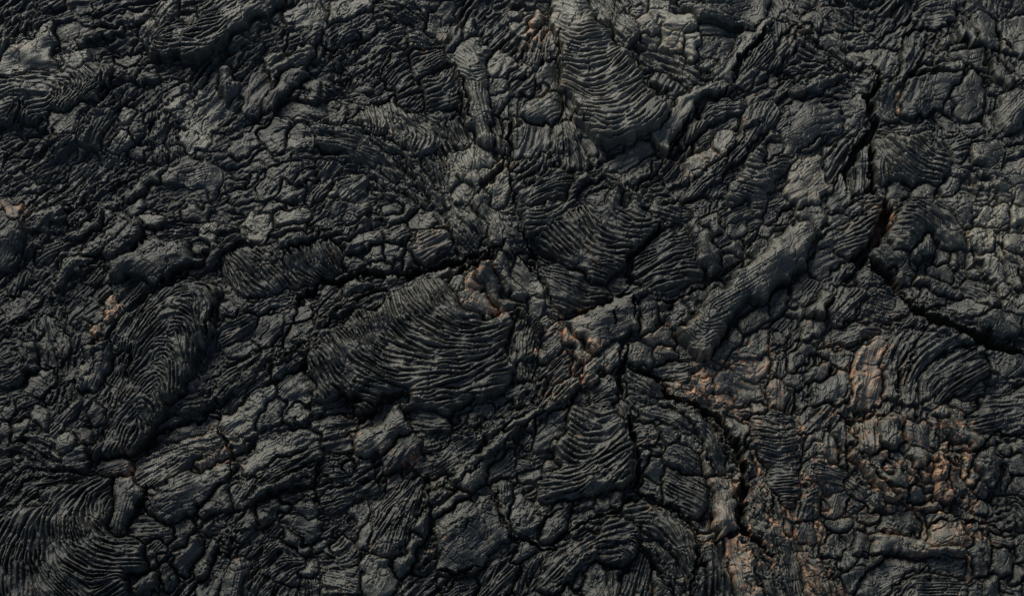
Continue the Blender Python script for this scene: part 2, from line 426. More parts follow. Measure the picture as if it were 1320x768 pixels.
s;;0,380 60,330 90,330 80,400 30,440 0,440
r;L6.5 A2.4;200,160 300,110 380,60 425,30 420,100 370,160 340,210 280,200 220,190;220,180 300,140 410,70/240,200 360,160
r;z4 L8 A2.2 H10;500,50 560,0 640,20 700,60 760,120 780,180 740,190 690,170 640,130 600,150 570,200 520,200 465,160;500,60 580,70 680,150/480,110 560,130 590,190/540,20 650,60 740,150;arched lava lobe with broad folds right of the wide brown-walled crack, right side
t;z4;410,210 450,180 500,200 550,260 575,290 550,330 510,310 450,250;430,200 540,310
g;z6;560,220 580,170 620,140 630,180 600,240 580,260
s;z2;640,260 690,240 740,290 730,310 660,290
g;z2;580,300 650,310 740,350 740,370 680,370 590,330
s;z4 T.15;820,480 860,430 920,420 970,460 970,520 910,530 850,510
s;;690,410 740,390 800,390 840,420 800,450 730,440
s;T.5 z3;775,170 780,120 820,100 860,110 870,160 840,190 790,190;;pale rounded rock at the right edge, at the corner of the pale crust
s;T.45;790,200 860,190 900,270 940,340 900,360 860,290 830,250 800,250
t;T.3;870,140 900,190 940,270 990,350 960,340 900,260
s;T.35;910,140 930,120 1000,130 1040,150 1010,210 950,200
s;T.5;780,70 870,10 920,40 880,80 820,90
s;T.5;930,30 1040,-20 1040,60 960,90
s;T.4;920,400 930,370 990,380 1040,400 1040,430 960,430
t;z7 L9;460,768 450,680 460,600 500,520 560,460 600,475 570,520 530,580 500,660 500,768;470,768 480,640 520,540 590,470;outermost curved fold of the arched bundle right of the pink crust, right side
r;z5 L8 A2.4;505,768 510,660 540,590 580,530 640,500 760,540 790,570 700,570 620,620 570,680 560,768 540,800;520,768 530,660 600,560 700,530/540,768 560,680 640,600 780,560
r;z3 L6 A2.4;565,768 575,700 640,630 720,590 800,580 850,610 860,660 830,710 740,750 640,790;600,760 600,700 680,630 800,600/640,760 740,680 840,650;dark nested ropy lobe under the wide crack at the right edge
s;T.05;850,590 1040,590 1040,680 920,700 870,660
s;T.55 R.45 z4;330,768 330,640 370,610 400,560 400,540 440,540 450,580 430,640 440,768 400,800 340,800;;large pinkish tan crust patch right of centre right, left of the arched fold bundle
s;z3;160,768 170,710 230,690 290,660 320,700 310,768 240,800
s;z2 T.1;130,680 190,640 240,640 220,680 160,720
s;;70,690 100,660 130,690 120,720 80,730
s;T.1;200,570 270,570 330,600 310,670 260,630 210,600
s;;80,630 130,570 170,570 150,620 100,650
g;z3;170,450 180,380 220,340 230,370 210,410 220,460 200,470
t;z2;240,440 250,390 320,340 370,360 330,420 300,470 240,480;240,470 340,360
t;;370,400 430,360 500,350 540,400 560,440 480,470 400,470 380,440
t;;120,340 130,260 200,300 230,320 180,370 150,400
s;T.2;110,60 160,10 230,20 220,70 190,110 130,90
s;T.1;240,90 250,60 300,50 330,70 310,105 260,105
s;;300,20 330,0 370,10 370,40 320,50
s;;160,220 230,210 300,240 290,300 240,310 190,270
t;z2;310,270 260,340 240,330 240,300 290,240
s;;0,100 30,60 90,50 90,90 40,120 0,150
t;;0,30 60,0 90,40 40,60 0,90
s;T.2;160,450 110,440 90,420 130,410
t;T.25;0,540 40,450 100,430 110,450 60,520 0,570
s;T.3;140,490 160,440 220,480 200,520 150,530
t;;230,510 330,490 440,490 400,540 300,540 250,540
s;;20,500 60,480 70,540 30,560
t;;590,340 680,370 690,400 640,420 600,400
t;;750,310 780,300 860,350 890,400 860,410 790,380
s;;700,200 740,210 760,260 720,260
s;T.2;800,260 840,265 840,300 800,290
s;;640,180 690,190 690,230 650,240
s;;480,330 510,330 500,350
t;;330,320 370,280 400,250 450,290 440,340 390,340
t;T.1;0,600 60,600 60,660 30,700 0,700
t;T.25 R.2;0,720 30,690 60,740 60,800 0,800
s;T.3;960,560 900,540 880,545 920,570
s;;660,-10 740,-10 780,40 820,60 770,110 720,70
G;780,60 860,300 940,440
G;650,440 740,480
G;40,560 80,520
C;11;452,-5 468,30 440,100 410,165 370,220 325,275
C;7;395,215 460,300 525,360
C;10;505,365 570,420 620,465 700,490 800,520 880,560 960,580 1050,590
C;2.5;0,95 90,100 140,90 200,140
C;3;770,110 790,200 830,270 900,370 940,410
C;3;325,275 300,320
D;1045,300,14,5
D;1160,375,14,7
F;1050,310,40,9
F;1180,400,25,9
F;1010,410,30,8
F;1290,290,30,10
T 0 2
r;z6 L7.5 A3.3 H12;-60,560 40,460 110,410 200,370 280,340 350,310 420,310 440,350 425,420 430,500 480,560 550,560 560,640 520,700 480,830 -60,830;420,330 350,400 340,480 380,560 460,580 540,570/380,320 280,400 250,500 290,600 400,650 520,640/300,340 200,430 160,550 200,680 320,768/200,380 80,500 30,600 40,768/270,640 380,700 500,680/100,430 0,560/400,768 480,720;big ropy lobe of sweeping curved folds filling the lower left corner
s;z-3;550,195 620,130 720,90 830,60 850,75 840,110 760,140 660,170 590,205
t;z3 T.25;540,220 600,200 700,170 780,140 850,130 880,180 760,230 700,270 620,320 560,340 530,290;550,240 700,180 860,140/560,320 700,240
g;z5 T.25 R.15 A.8 L5;760,230 830,200 885,180 900,225 830,260 780,280;780,210 800,280/850,190 860,250
t;z3 T.1 H10;570,380 620,350 700,290 790,270 900,235 890,300 860,340 800,390 740,440 680,470 600,470 560,430;580,400 740,320 890,250;long smooth dark slab slanting up to the orange-edged crack, lower left
s;z5 T.35;860,100 900,40 1000,-30 1060,-50 1080,30 1000,130 930,180 905,210 880,150;;smooth tan-grey rock face at the upper end of the long dark slab, lower left
g;z5;440,340 480,300 540,330 550,380 520,420 490,470 480,540 440,510 435,420
t;;500,480 560,450 620,450 680,500 650,550 560,550 500,530
g;T.2 R.1;370,270 420,230 500,220 510,260 480,300 420,310
g;z3;770,440 800,400 860,350 900,340 900,380 860,430 800,470;;
g;;680,620 720,560 780,530 790,570 740,650 690,660
g;;760,660 800,570 830,560 820,620 780,700
s;T.3;230,180 260,140 300,150 290,200 250,200
s;;240,250 280,215 340,210 360,250 300,280 250,275
t;T.2;190,130 250,60 310,0 330,10 260,90 210,160
t;T.1;890,530 950,440 990,430 1000,480 930,520 900,560
s;z2;105,410 140,390 180,400 170,420 120,430
t;;0,380 60,320 90,270 100,310 60,370 0,420
t;;100,320 200,290 350,300 260,330 140,360 90,400 0,470 0,430 60,380
s;;40,120 70,80 110,80 110,130 60,145
s;;0,60 30,90 30,140 0,160
s;;110,60 150,30 190,60 180,110 130,100
s;;0,20 40,0 40,60 10,50
s;;560,350 600,320 620,350 590,380
s;;340,60 400,20 430,60 390,110 350,110
s;;300,110 340,130 370,180 310,180
s;;680,500 740,480 740,520 700,560 650,570
s;;750,768 760,720 840,610 870,620 840,700 800,790
g;;870,768 890,700 920,620 950,600 950,680 920,790
s;;610,690 640,640 690,670 680,710 640,730
g;;520,740 600,660 620,680 560,770
t;;660,40 700,10 780,10 850,20 790,50 700,60
t;;560,600 600,570 650,570 590,650 565,640
t;;900,400 950,330 1000,300 1000,380 930,420
G;0,370 80,300 200,280 370,290
G;560,768 700,560 800,500 900,400
G;750,768 850,600 990,450
G;0,200 100,180 200,250
C;3;850,115 870,165 900,220 885,320
C;2.5;900,225 970,175
C;3.5;530,210 590,150 700,95 850,60
C;3;555,330 560,400 520,440
D;185,645,12,7
D;260,720,25,6
F;40,560,40,11
F;110,590,25,9
F;280,690,30,9
F;300,740,30,9
T 1 2
g;z8 T.2 H10;380,200 400,140 460,90 540,50 580,45 582,90 560,140 500,190 420,230 390,235;;smooth rounded lobe with a tan rim, lower centre left
t;z4 T.15;592,95 592,48 680,45 730,60 750,100 710,120 640,105
s;z2;380,110 430,60 520,10 580,-20 600,10 560,40 480,70 410,110
s;;115,70 125,30 155,10 190,50 200,95 150,100
t;T.1;210,90 300,60 380,60 400,80 360,130 290,170 250,130
g;z4;500,230 530,180 580,145 620,170 600,230 550,280 510,270
t;z3;-60,350 20,300 100,230 190,200 260,190 270,230 240,250 160,270 80,310 -40,380;-40,350 100,250 260,200
g;z4;-40,400 60,335 160,280 240,262 238,320 140,335 60,360 -40,415;0,390 120,310 230,290
t;z3;250,250 320,230 400,250 440,240 430,290 360,340 300,330 250,310
s;T.25;0,200 20,150 90,100 180,110 240,130 260,180 150,210 60,250 -30,300 -60,280
t;z2;250,400 330,350 420,330 460,320 440,370 360,400 290,440 260,430
t;z4 L5 A2;440,520 480,450 540,380 600,320 640,330 640,400 620,500 570,580 500,600 440,600;610,330 520,430 450,540/630,350 580,460 540,580;wedge-shaped slab combed with fine straight grooves fanning from its top, lower centre
g;z6;620,520 650,440 650,340 665,330 660,420 680,480 650,530
g;z5;520,650 560,600 620,520 640,520 600,620 540,690
g;z6;680,440 740,390 790,350 820,380 770,410 700,460
g;z9 T.15;770,330 790,270 860,220 940,150 1000,80 1020,130 960,210 900,280 830,350 795,350;790,340 900,230 1010,100;smooth tube-like ridge slanting up to the right, lower centre
t;z5;630,260 650,210 720,190 800,150 880,120 1000,70 1100,20 1110,45 1000,90 900,150 820,200 770,260 700,290 640,280;640,240 800,180 1000,80
s;z3 H9;690,560 700,480 760,420 830,400 900,380 930,420 960,490 985,530 900,590 880,640 800,670 700,670 695,620;;large dark dented block below the tube-like ridge, lower centre
s;z2;890,590 960,560 1020,570 1000,590 910,610
t;;720,740 800,680 860,680 860,730 800,790 720,790
t;T.1;865,640 930,615 990,600 1010,700 940,768 850,790
s;z3 T.4;430,700 440,620 500,610 530,680 520,740 490,790 420,790
g;z3;90,500 130,500 200,560 230,590 170,590 120,550
t;z2;0,640 20,560 90,540 170,600 200,640 150,720 80,700 20,690
t;;250,700 330,670 420,680 420,768 300,800 250,768;260,700 420,740/300,780 420,760
s;;130,400 200,395 250,430 230,460 160,440
s;;100,480 180,450 260,480 250,540 180,540
t;T.1;290,600 340,540 370,560 400,600 390,640 320,640
s;;390,410 420,390 430,440 400,490 385,460
s;;320,300 330,260 370,250 390,280 370,310
s;R.8 T.5;610,240 635,215 650,225 620,260;;
s;;170,670 200,610 230,620 210,680 180,690
t;;20,700 60,710 80,790 0,790 -10,740
t;;90,710 150,730 170,790 90,790
t;;180,700 240,690 240,790 190,790
s;;0,440 60,390 120,400 80,450 20,480
t;;920,300 950,290 990,310 990,500 960,460 930,400
t;;620,600 650,540 680,540 690,640 640,680 600,650
t;;540,768 560,700 620,660 690,690 700,790 560,790
s;;390,520 420,490 440,510 430,570 400,580
s;;500,300 540,290 570,320 540,350 500,340
t;;880,250 960,230 1000,200 1000,280 900,330
s;T.3;665,310 700,300 740,310 720,340 680,340
t;;660,345 760,345 740,380 670,430
t;;200,20 300,0 400,-10 380,30 280,50 220,60
s;;0,60 60,0 120,0 90,70 0,140
s;;820,60 860,20 900,40 850,100
t;;750,50 830,0 860,0 800,60 760,90
s;R.4 T.4;940,580 955,572 965,585 945,592
s;T.8;72,585 80,578 84,588 76,594;;tiny white chip of rock in the lower left of centre
G;0,500 120,380 240,370
G;800,60 990,0
C;3.5;585,45 585,100
C;4;380,120 420,60 500,10 590,-25
C;3;250,240 240,300 225,380 255,430
C;2.5;925,350 940,440 985,520
C;3.5;695,675 780,680 870,650
C;3;0,395 100,360 240,345
D;470,640,16,6
D;570,610,14,6
D;440,700,15,5
D;620,545,12,5
F;450,670,30,9
F;420,660,25,8
T 2 2
r;z6 L8 A3 H10 T.2;180,180 210,90 250,30 270,0 350,10 400,60 440,110 465,180 468,330 400,340 300,370 200,400 120,400 115,330 160,260;190,180 240,230 330,230 420,150/220,120 290,180 370,170 420,120/130,320 230,310 340,240 440,190/140,380 250,370 380,290 460,230/250,90 320,130 390,100;heavily folded lava lobe with sagging drapery folds, lower centre left of the short black crack
g;;110,540 150,450 230,400 250,410 210,480 150,560
s;;240,410 290,370 330,370 310,410 260,440
r;z4 L6.5 A2.6;120,640 200,590 300,540 380,480 450,470 490,540 500,600 480,640 400,640 300,640 240,680 160,740 110,720;140,700 240,610 340,560 430,570 480,610/180,720 280,640 400,620/220,590 340,530 450,500;arched ropy lobe at the bottom edge, below the drapery folds
r;z3 L7 A2.6;430,440 500,390 560,420 630,450 690,520 720,590 700,680 660,660 600,560 520,500 450,470;450,440 560,430 640,520 700,650/480,470 580,490 660,600
t;;500,560 600,560 660,660 690,720 650,768 600,700 540,620;530,570 660,740/600,570 680,710
s;z2;270,720 310,650 360,640 380,700 370,790 280,790
t;T.1;430,790 440,700 500,600 540,640 540,700 500,790
r;L5 A2;590,360 590,270 640,280 700,300 740,350 740,400 730,460 680,460 620,420;600,280 720,350/600,330 730,410/600,380 700,450;small panel of straight parallel ropes, lower centre left of the curved crack
t;;580,260 590,200 640,190 720,230 740,290 680,290 640,270
t;z4;560,20 640,30 720,80 770,120 800,200 830,290 780,300 750,220 720,140 640,80;570,20 740,110 820,290
g;z7 T.35 R.15;730,200 760,200 800,280 860,330 880,400 875,470 840,500 800,540 760,560 790,460 780,360 740,280;745,210 820,330 840,480;tan rounded ridge curving down along the left side of the long curved crack, lower right of centre
s;z3;830,100 870,75 910,90 910,130 870,150
s;;905,220 940,190 945,240 930,280 910,290
t;z2;720,830 730,620 760,560 800,555 840,700 850,830;740,600 740,768/790,560 820,768
s;z4 T.4 R.5;800,555 880,545 930,590 940,680 950,830 860,830 845,700;;rust-speckled tan crust strip at the bottom edge right of centre
r;L4.8 A2;940,60 1000,40 1060,60 1110,160 1110,280 1100,400 1060,420 1000,330 970,250 950,160;960,100 1020,130 1090,120/980,200 1040,220 1100,200/1000,300 1090,300;fine-ribbed ropy strip right of the curved crack, lower right
t;z2;910,330 960,400 1000,470 1080,560 1120,640 1150,830 1000,830 960,620 900,480;920,340 980,480 1020,560 1060,768/1000,440 1090,600 1130,768
s;;100,60 170,30 210,20 200,90 160,170 110,200 90,150
g;z5 T.3;-20,100 110,28 120,50 -20,135
g;z4 T.2;-20,160 90,90 95,115 -20,210
s;;0,330 30,370 80,420 100,470 90,520 0,530
t;;380,0 430,20 460,80 440,110 400,60
s;;-10,600 60,550 100,560 80,590 0,640
s;R.7 T.4;462,260 470,250 472,300 465,300
s;T.1;520,270 550,230 580,240 585,330 540,320
s;T.15;500,360 530,320 580,340 580,390 540,390
s;;580,130 620,120 640,160 590,170
s;T.2;660,180 680,150 730,190 700,210
s;;850,280 840,230 880,240 890,270
t;;490,60 540,20 600,40 680,100 720,160 680,140 600,100 520,90
t;;480,100 540,110 560,160 520,200 480,190
s;;490,200 530,210 520,260 490,280
t;;640,30 700,40 680,60 640,50
s;;900,10 960,0 990,30 950,60
s;;130,250 150,220 200,240 190,270 140,280
s;;0,250 40,230 90,240 80,270 20,280
s;;0,290 60,280 110,290 100,320 20,320
t;;20,130 90,120 80,170 20,180
s;;380,340 400,360 440,360 440,400 400,420
s;;330,400 380,370 400,400 360,430
s;;280,460 310,440 320,460 295,480
s;;230,510 260,480 280,490 250,520
t;T.2;100,400 160,405 120,440
s;T.25;740,520 790,500 780,540 750,545
t;;380,640 430,650 420,700 400,768 380,720
s;;240,700 270,680 280,700 250,730
s;;190,740 230,730 250,790 180,790
t;T.2;0,790 20,700 60,620 110,610 100,660 60,700 40,790
s;;550,650 580,650 620,710 620,790 550,790 545,700
s;R.3 T.3;640,700 660,695 665,715 650,725
s;R1 T.5;880,300 890,285 885,340 875,400 872,350;;
s;R.8 T.5;948,260 955,190 960,210 955,270
s;R.5 T.5 z1;955,340 975,330 990,370 975,380
t;;920,290 950,290 1000,370 1010,440 960,380
G;880,20 1000,40
G;700,600 690,768
C;5.5;450,70 472,160 490,230 486,310 470,350
C;3;465,352 560,405 640,430 700,500 735,525
C;3;150,575 250,490 400,435 460,385
C;8;600,0 700,10 790,60 845,130 880,200 905,260 900,330 880,400 880,480 940,550 1010,610
C;2.6;475,540 550,640 630,768
C;2.5;740,300 790,295 880,320
C;3;730,560 705,640 690,768
C;3.5;-10,540 60,540 130,580 160,580
D;780,640,10,8
D;770,630,10,5
F;870,560,22,9
F;780,655,20,7
F;840,590,30,10
T 3 2
s;T.25;140,250 160,180 210,140 270,180 290,200 270,260 200,230 150,240
t;T.2 z2;130,270 170,235 230,250 290,280 300,320 220,330 180,320 140,300
s;z2 T.1;245,150 260,120 300,110 330,130 340,170 310,190 270,180
r;L7 A2;100,480 100,400 130,360 190,350 210,380 200,440 180,470;110,460 120,400 180,370/150,460 160,410 200,400
s;T.1;215,400 240,370 320,350 340,370 290,420 240,460 220,450
g;z5 T.4 R.25;320,230 345,225 400,290 460,345 520,350 530,380 480,395 430,375 370,320;;tan rolled ridge ending in a curl, lower right
t;z2;390,240 430,200 470,220 500,300 530,330 470,340 420,300;400,240 500,330
t;T.35 R.3 z3;340,140 350,80 400,65 440,100 430,180 450,240 400,220 360,230 350,190;370,80 380,220/420,90 420,210
g;z3;440,160 450,90 490,65 530,90 530,140 510,190 480,200
s;;530,130 550,100 600,110 650,150 640,190 590,180 540,160
s;;550,190 600,190 640,210 600,260 560,250
s;;605,20 630,-10 660,20 640,45 610,40
s;T.3 R.1;620,60 680,35 740,50 770,100 720,110 680,90
g;z3 T.15;660,90 720,120 800,160 860,190 800,195 740,155
r;L7 A1.5;790,110 800,40 850,0 1040,-30 1040,100 900,130;800,60 900,40 1040,20
g;R.6 T.35 z2;640,210 670,210 690,270 705,400 670,380 650,300
s;R.5 T.4;735,180 760,190 770,250 765,310 745,320 740,250
g;z2;805,240 820,195 860,210 890,280 880,340 840,310 810,270
s;;700,260 740,270 750,340 730,370 705,340
s;T.1;770,280 800,260 820,290 790,330 765,330
s;z-2;540,395 550,340 600,360 640,400 560,410
g;z7 T.35;390,580 400,545 470,535 560,555 620,580 760,600 750,615 640,610 560,600 470,590 410,600;400,560 560,575 750,605;long tan-rimmed ledge roll lying horizontally, lower right
s;z-3;390,650 460,605 640,620 770,625 770,690 640,650 540,660 480,720 400,790 360,790
s;z3 T.25 R.25;630,520 660,470 720,480 780,530 790,580 740,590 650,560
s;z1;775,480 810,490 860,560 870,640 850,690 800,680 780,620 795,560
s;T.1;880,600 920,580 950,620 950,680 910,700 880,650
t;;860,500 910,540 960,560 930,580 880,570
s;T.15;290,620 310,580 340,620 320,655 295,650
s;;300,660 370,640 360,700 310,740
s;;105,490 180,480 195,540 150,560 110,540
s;;345,530 395,540 380,600 340,590
s;;220,560 290,530 300,570 270,620 230,600
t;T.2;440,480 450,440 520,430 580,460 600,520 540,530 460,510
t;T.2 R.3;130,580 190,620 260,700 300,800 160,800 140,680;140,590 240,768
t;;490,790 530,710 600,690 700,700 770,740 760,790;500,780 560,710 740,730
t;T.1;110,130 130,50 200,30 260,10 240,60 180,120 120,140
t;T.2;310,240 370,290 430,350 450,400 400,420 350,370 310,320
s;R.5 T.4;210,400 225,395 230,430 215,440
s;R.6 T.5;205,500 230,495 235,530 215,560
s;T.2;440,260 460,240 475,270 455,275
s;;470,410 520,390 540,420 480,430
s;T.3 R.2;350,470 380,430 420,420 430,450 390,480
s;;250,480 310,460 340,480 300,530 270,520
s;;800,500 860,480 850,530
s;;880,480 940,450 960,500 900,510
s;;800,390 860,380 860,420 810,430
s;;890,380 920,390 940,430 900,430
s;T.1;830,170 870,150 880,180 850,185
s;;940,240 1000,230 1010,290 950,290
s;;900,190 930,170 940,200 910,210
s;;960,560 1000,520 1040,560 1010,620 960,600
s;;960,700 970,640 1020,650 1010,710
s;T.1;840,740 870,690 910,710 900,768 850,790
s;T.1;770,760 820,710 835,740 820,790
s;;710,160 750,220 740,260 710,240 690,200
s;T.45 R.4;660,190 680,150 710,170 690,205
s;T.5 R.3;720,235 735,230 735,255 722,255
t;;400,240 360,250 350,225 380,215
t;R.3 T.3;580,455 600,440 620,520 600,530
g;T.3 R.2;560,410 620,405 690,415 690,435 610,430
s;;640,440 690,440 740,470 660,470 620,490
s;R.7 T.4;770,600 785,600 790,720 775,720
s;T.2;800,20 740,10 700,20 760,40
g;;270,250 290,200 310,200 300,270
s;R.4 T.4 z1;200,235 170,230 180,240 230,255 235,245
s;;140,200 150,150 200,130 180,180
t;;960,320 1000,310 1020,360 970,370
s;;800,340 850,330 880,370 820,375
G;800,200 900,400 1000,560
G;290,100 300,0
G;760,300 790,480 870,640
G;600,640 800,620
C;3;270,60 330,110 400,65 500,60 560,110
C;3;690,200 800,210 900,140 1000,150
C;2.5;520,400 450,340 380,260
C;3;380,600 470,605 620,620
C;3;690,430 770,470 900,500
D;1225,650,12,5
D;1230,570,20,6
F;1220,590,30,9
F;1280,600,40,10
F;1060,700,30,10
F;1140,640,30,10
F;1290,710,30,11
T 0 0
W;4,6;20,310 110,240 190,165 260,90 345,35
W;3,4.5;50,300 130,235 210,175 290,100
W;3,5;0,350 60,300 150,225 230,190
W;4,6;190,560 300,500 400,440 475,375
W;3,4.5;215,595 330,560 420,520 510,480
W;4,6;315,645 400,600 425,590
W;4,6;480,745 540,655 620,590 700,530 765,480
W;3,5;500,768 590,680 680,620
W;3,5;640,700 740,640 812,600
W;4,5;885,510 950,570 978,640 985,700 1015,768
W;4,5;865,500 930,540 962,600 955,680 975,768
W;3,4;1040,470 1028,560 1050,640 1078,768
W;4,5;1108,450 1095,540 1120,620 1150,665
W;4,5;1180,435 1150,500 1150,565
W;3,5;720,470 640,540 560,570
W;3,4.5;400,170 440,165 500,175 560,250 600,300
W;3,4.5;330,345 420,300 500,275
W;3,4.5;140,330 230,290 330,300
W;3,4;880,165 830,230 750,250
W;3,4;1000,130 930,200 900,260
W;3,4;1175,40 1165,90 1155,110
W;3,4;1290,260 1270,330 1310,400
W;3,4;1200,540 1215,620 1240,700
W;3,4;1090,590 1140,640 1170,640
W;3,4;80,520 130,440 150,400
W;3,4;0,430 60,380 130,330
W;3,4;230,768 300,690 370,640
W;3,4;60,200 130,150 190,80
W;3,4;1120,400 1200,430 1320,470
W;3,4;700,768 760,700 830,690 880,768
"""
# ---------------------------------------------------------------- material: basalt crust
def rock_material(name):
    m = bpy.data.materials.new(name); m.use_nodes = True
    nt = m.node_tree; N = nt.nodes; L = nt.links
    bs = N['Principled BSDF']
    geo = N.new('ShaderNodeNewGeometry')
    def noise(scale, det, rough):
        n = N.new('ShaderNodeTexNoise'); n.inputs['Scale'].default_value = scale
        n.inputs['Detail'].default_value = det; n.inputs['Roughness'].default_value = rough
        L.new(geo.outputs['Position'], n.inputs['Vector']); return n
    def attr(a):
        n = N.new('ShaderNodeAttribute'); n.attribute_name = a; return n
    def math_(op, a, b, clamp=False):
        n = N.new('ShaderNodeMath'); n.operation = op; n.use_clamp = clamp
        for i, v in enumerate((a, b)):
            if isinstance(v, (int, float)): n.inputs[i].default_value = v
            else: L.new(v, n.inputs[i])
        return n.outputs[0]
    def mix(f, a, b):
        n = N.new('ShaderNodeMix'); n.data_type = 'RGBA'
        L.new(f, n.inputs['Factor'])
        for s, v in ((n.inputs[6], a), (n.inputs[7], b)):
            if isinstance(v, tuple): s.default_value = v + (1,)
            else: L.new(v, s)
        return n.outputs[2]
    def ramp(v, lo, hi):
        n = N.new('ShaderNodeMapRange'); n.inputs[1].default_value = lo; n.inputs[2].default_value = hi
        L.new(v, n.inputs[0]); return n.outputs[0]
    blotch = noise(2.2, 6, 0.6); grain = noise(55, 4, 0.65); pit = noise(140, 2, 0.6); mid = noise(14, 5, 0.6)
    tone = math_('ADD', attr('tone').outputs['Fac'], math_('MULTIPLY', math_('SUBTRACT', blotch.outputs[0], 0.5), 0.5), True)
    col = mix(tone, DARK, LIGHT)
    # speckle of paler mineral grains, thin film of dust
    spk = ramp(grain.outputs[0], 0.52, 0.72)
    col = mix(math_('MULTIPLY', spk, math_('ADD', math_('MULTIPLY', tone, 2.2), 0.14, True)), col, SPECK)
    rust = math_('MULTIPLY', attr('rust').outputs['Fac'], ramp(mid.outputs[0], 0.34, 0.60), True)
    col = mix(rust, col, RUST)
    L.new(col, bs.inputs['Base Color'])
    rr = N.new('ShaderNodeMapRange'); rr.inputs[1].default_value = 0.25; rr.inputs[2].default_value = 0.75
    rr.inputs[3].default_value = ROUGH[0]; rr.inputs[4].default_value = ROUGH[1]
    L.new(grain.outputs[0], rr.inputs[0]); dull = math_('MULTIPLY', math_('SUBTRACT', 0.16, tone), 1.3, True)
    rgh = math_('ADD', math_('ADD', rr.outputs[0], dull), math_('MULTIPLY', math_('SUBTRACT', blotch.outputs[0], 0.5), 0.5), True)
    L.new(rgh, bs.inputs['Roughness'])
    bs.inputs['Specular IOR Level'].default_value = SPEC
    hgt = math_('ADD', math_('MULTIPLY', grain.outputs[0], 1.7), math_('MULTIPLY', pit.outputs[0], 1.1))
    hgt = math_('ADD', hgt, math_('MULTIPLY', mid.outputs[0], 0.9))
    bp = N.new('ShaderNodeBump'); bp.inputs['Strength'].default_value = 0.9; bp.inputs['Distance'].default_value = 0.0045
    L.new(hgt, bp.inputs['Height']); L.new(bp.outputs[0], bs.inputs['Normal'])
    return m
DARK, LIGHT, SPECK, RUST = (0.0036, 0.0068, 0.0064), (0.142, 0.134, 0.104), (0.050, 0.062, 0.057), (0.38, 0.205, 0.115)
ROUGH, SPEC = (0.28, 0.50), 0.6
MAT = rock_material('basalt_crust')

# ---------------------------------------------------------------- parse the survey
MX, MY, S = 80, 66, 1.25                    # margin round the framed patch, cells per centimetre
W, H = 1848, 1125                            # sizes that a Fourier transform likes
def pts(s, ox, oy):
    a = np.array([[float(v) for v in p.split(',')] for p in s.split()], float)
    return a / 3.0 + np.array([ox + MX, oy + MY])
pieces, gstr, cracks, hollows, fsize, sweeps = [], [], [], [], [], []
ox = oy = 0
for ln in DATA.strip().splitlines():
    ln = ln.strip()
    if not ln: continue
    if ln.startswith('T '):
        _, a, b = ln.split(); ox, oy = 330 * int(a), 256 * int(b); continue
    f = [q.strip() for q in ln.split(';')]
    k = f[0]
    if k == 'W': sweeps.append(([float(v) for v in f[1].split(',')], pts(f[2], 0, 0) * [3, 3] - [2 * MX, 2 * MY]))
    elif k == 'G': gstr.append(pts(f[1], ox, oy))
    elif k == 'C': cracks.append((float(f[1]), pts(f[2], ox, oy)))
    elif k == 'D': hollows.append([float(v) for v in f[1].split(',')])
    elif k == 'F': fsize.append([float(v) for v in f[1].split(',')])
    else:
        o = {}; f += [''] * 5
        for t in f[1].split():
            o[t[0]] = float(t[1:])
        if k in 'tsgr' and ';' in ln:
            poly = pts(f[2], ox, oy)
            st = [pts(q, ox, oy) for q in f[3].split('/') if q.strip()]
            pieces.append(dict(kind=k, o=o, poly=poly, strokes=st, label=f[4]))

# ---------------------------------------------------------------- noise toolbox
rng = np.random.default_rng(11)
FY = np.fft.fftfreq(H)[:, None] * S; FX = np.fft.rfftfreq(W)[None, :] * S
FR = np.sqrt(FX * FX + FY * FY)
def fnoise(lam, seed, sharp=1.0):
    g = np.random.default_rng(seed).standard_normal((H, W)).astype(np.float32)
    F = np.fft.rfft2(g) * np.exp(-(FR * lam * sharp) ** 2 * 2.0)
    n = np.fft.irfft2(F, s=(H, W)); n -= n.mean(); return (n / n.std()).astype(np.float32)
def blur(a, s):
    return np.fft.irfft2(np.fft.rfft2(a) * np.exp(-2 * (math.pi * FR * s) ** 2), s=(H, W)).astype(np.float32)
def sstep(x, a, b):
    t = np.clip((x - a) / (b - a), 0, 1); return t * t * (3 - 2 * t)
YY, XX = np.mgrid[0:H, 0:W].astype(np.float32) / np.float32(S)
def box(lo, hi, pad):
    x0, y0 = np.floor((lo - pad) * S).astype(int); x1, y1 = np.ceil((hi + pad) * S).astype(int)
    return max(x0, 0), max(y0, 0), min(x1, W), min(y1, H)
wx = fnoise(26, 1) * 2.6 + fnoise(9, 2) * 1.5 + fnoise(4, 3) * 0.55
wy = fnoise(26, 4) * 2.6 + fnoise(9, 5) * 1.5 + fnoise(4, 6) * 0.55
PX, PY = XX + wx, YY + wy                    # ground positions nudged so that no outline is ruler-made

def chaikin(p, n=2):
    for _ in range(n):
        q = np.roll(p, -1, 0); a = p * .80 + q * .20; b = p * .20 + q * .80
        p = np.stack([a, b], 1).reshape(-1, 2)
    return p
def inside(p, x, y):
    r = np.zeros(x.shape, bool)
    for (x0, y0), (x1, y1) in zip(p, np.roll(p, -1, 0)):
        if y0 == y1: continue
        c = (y0 > y) != (y1 > y)
        r ^= c & (x < (x1 - x0) * (y - y0) / (y1 - y0) + x0)
    return r

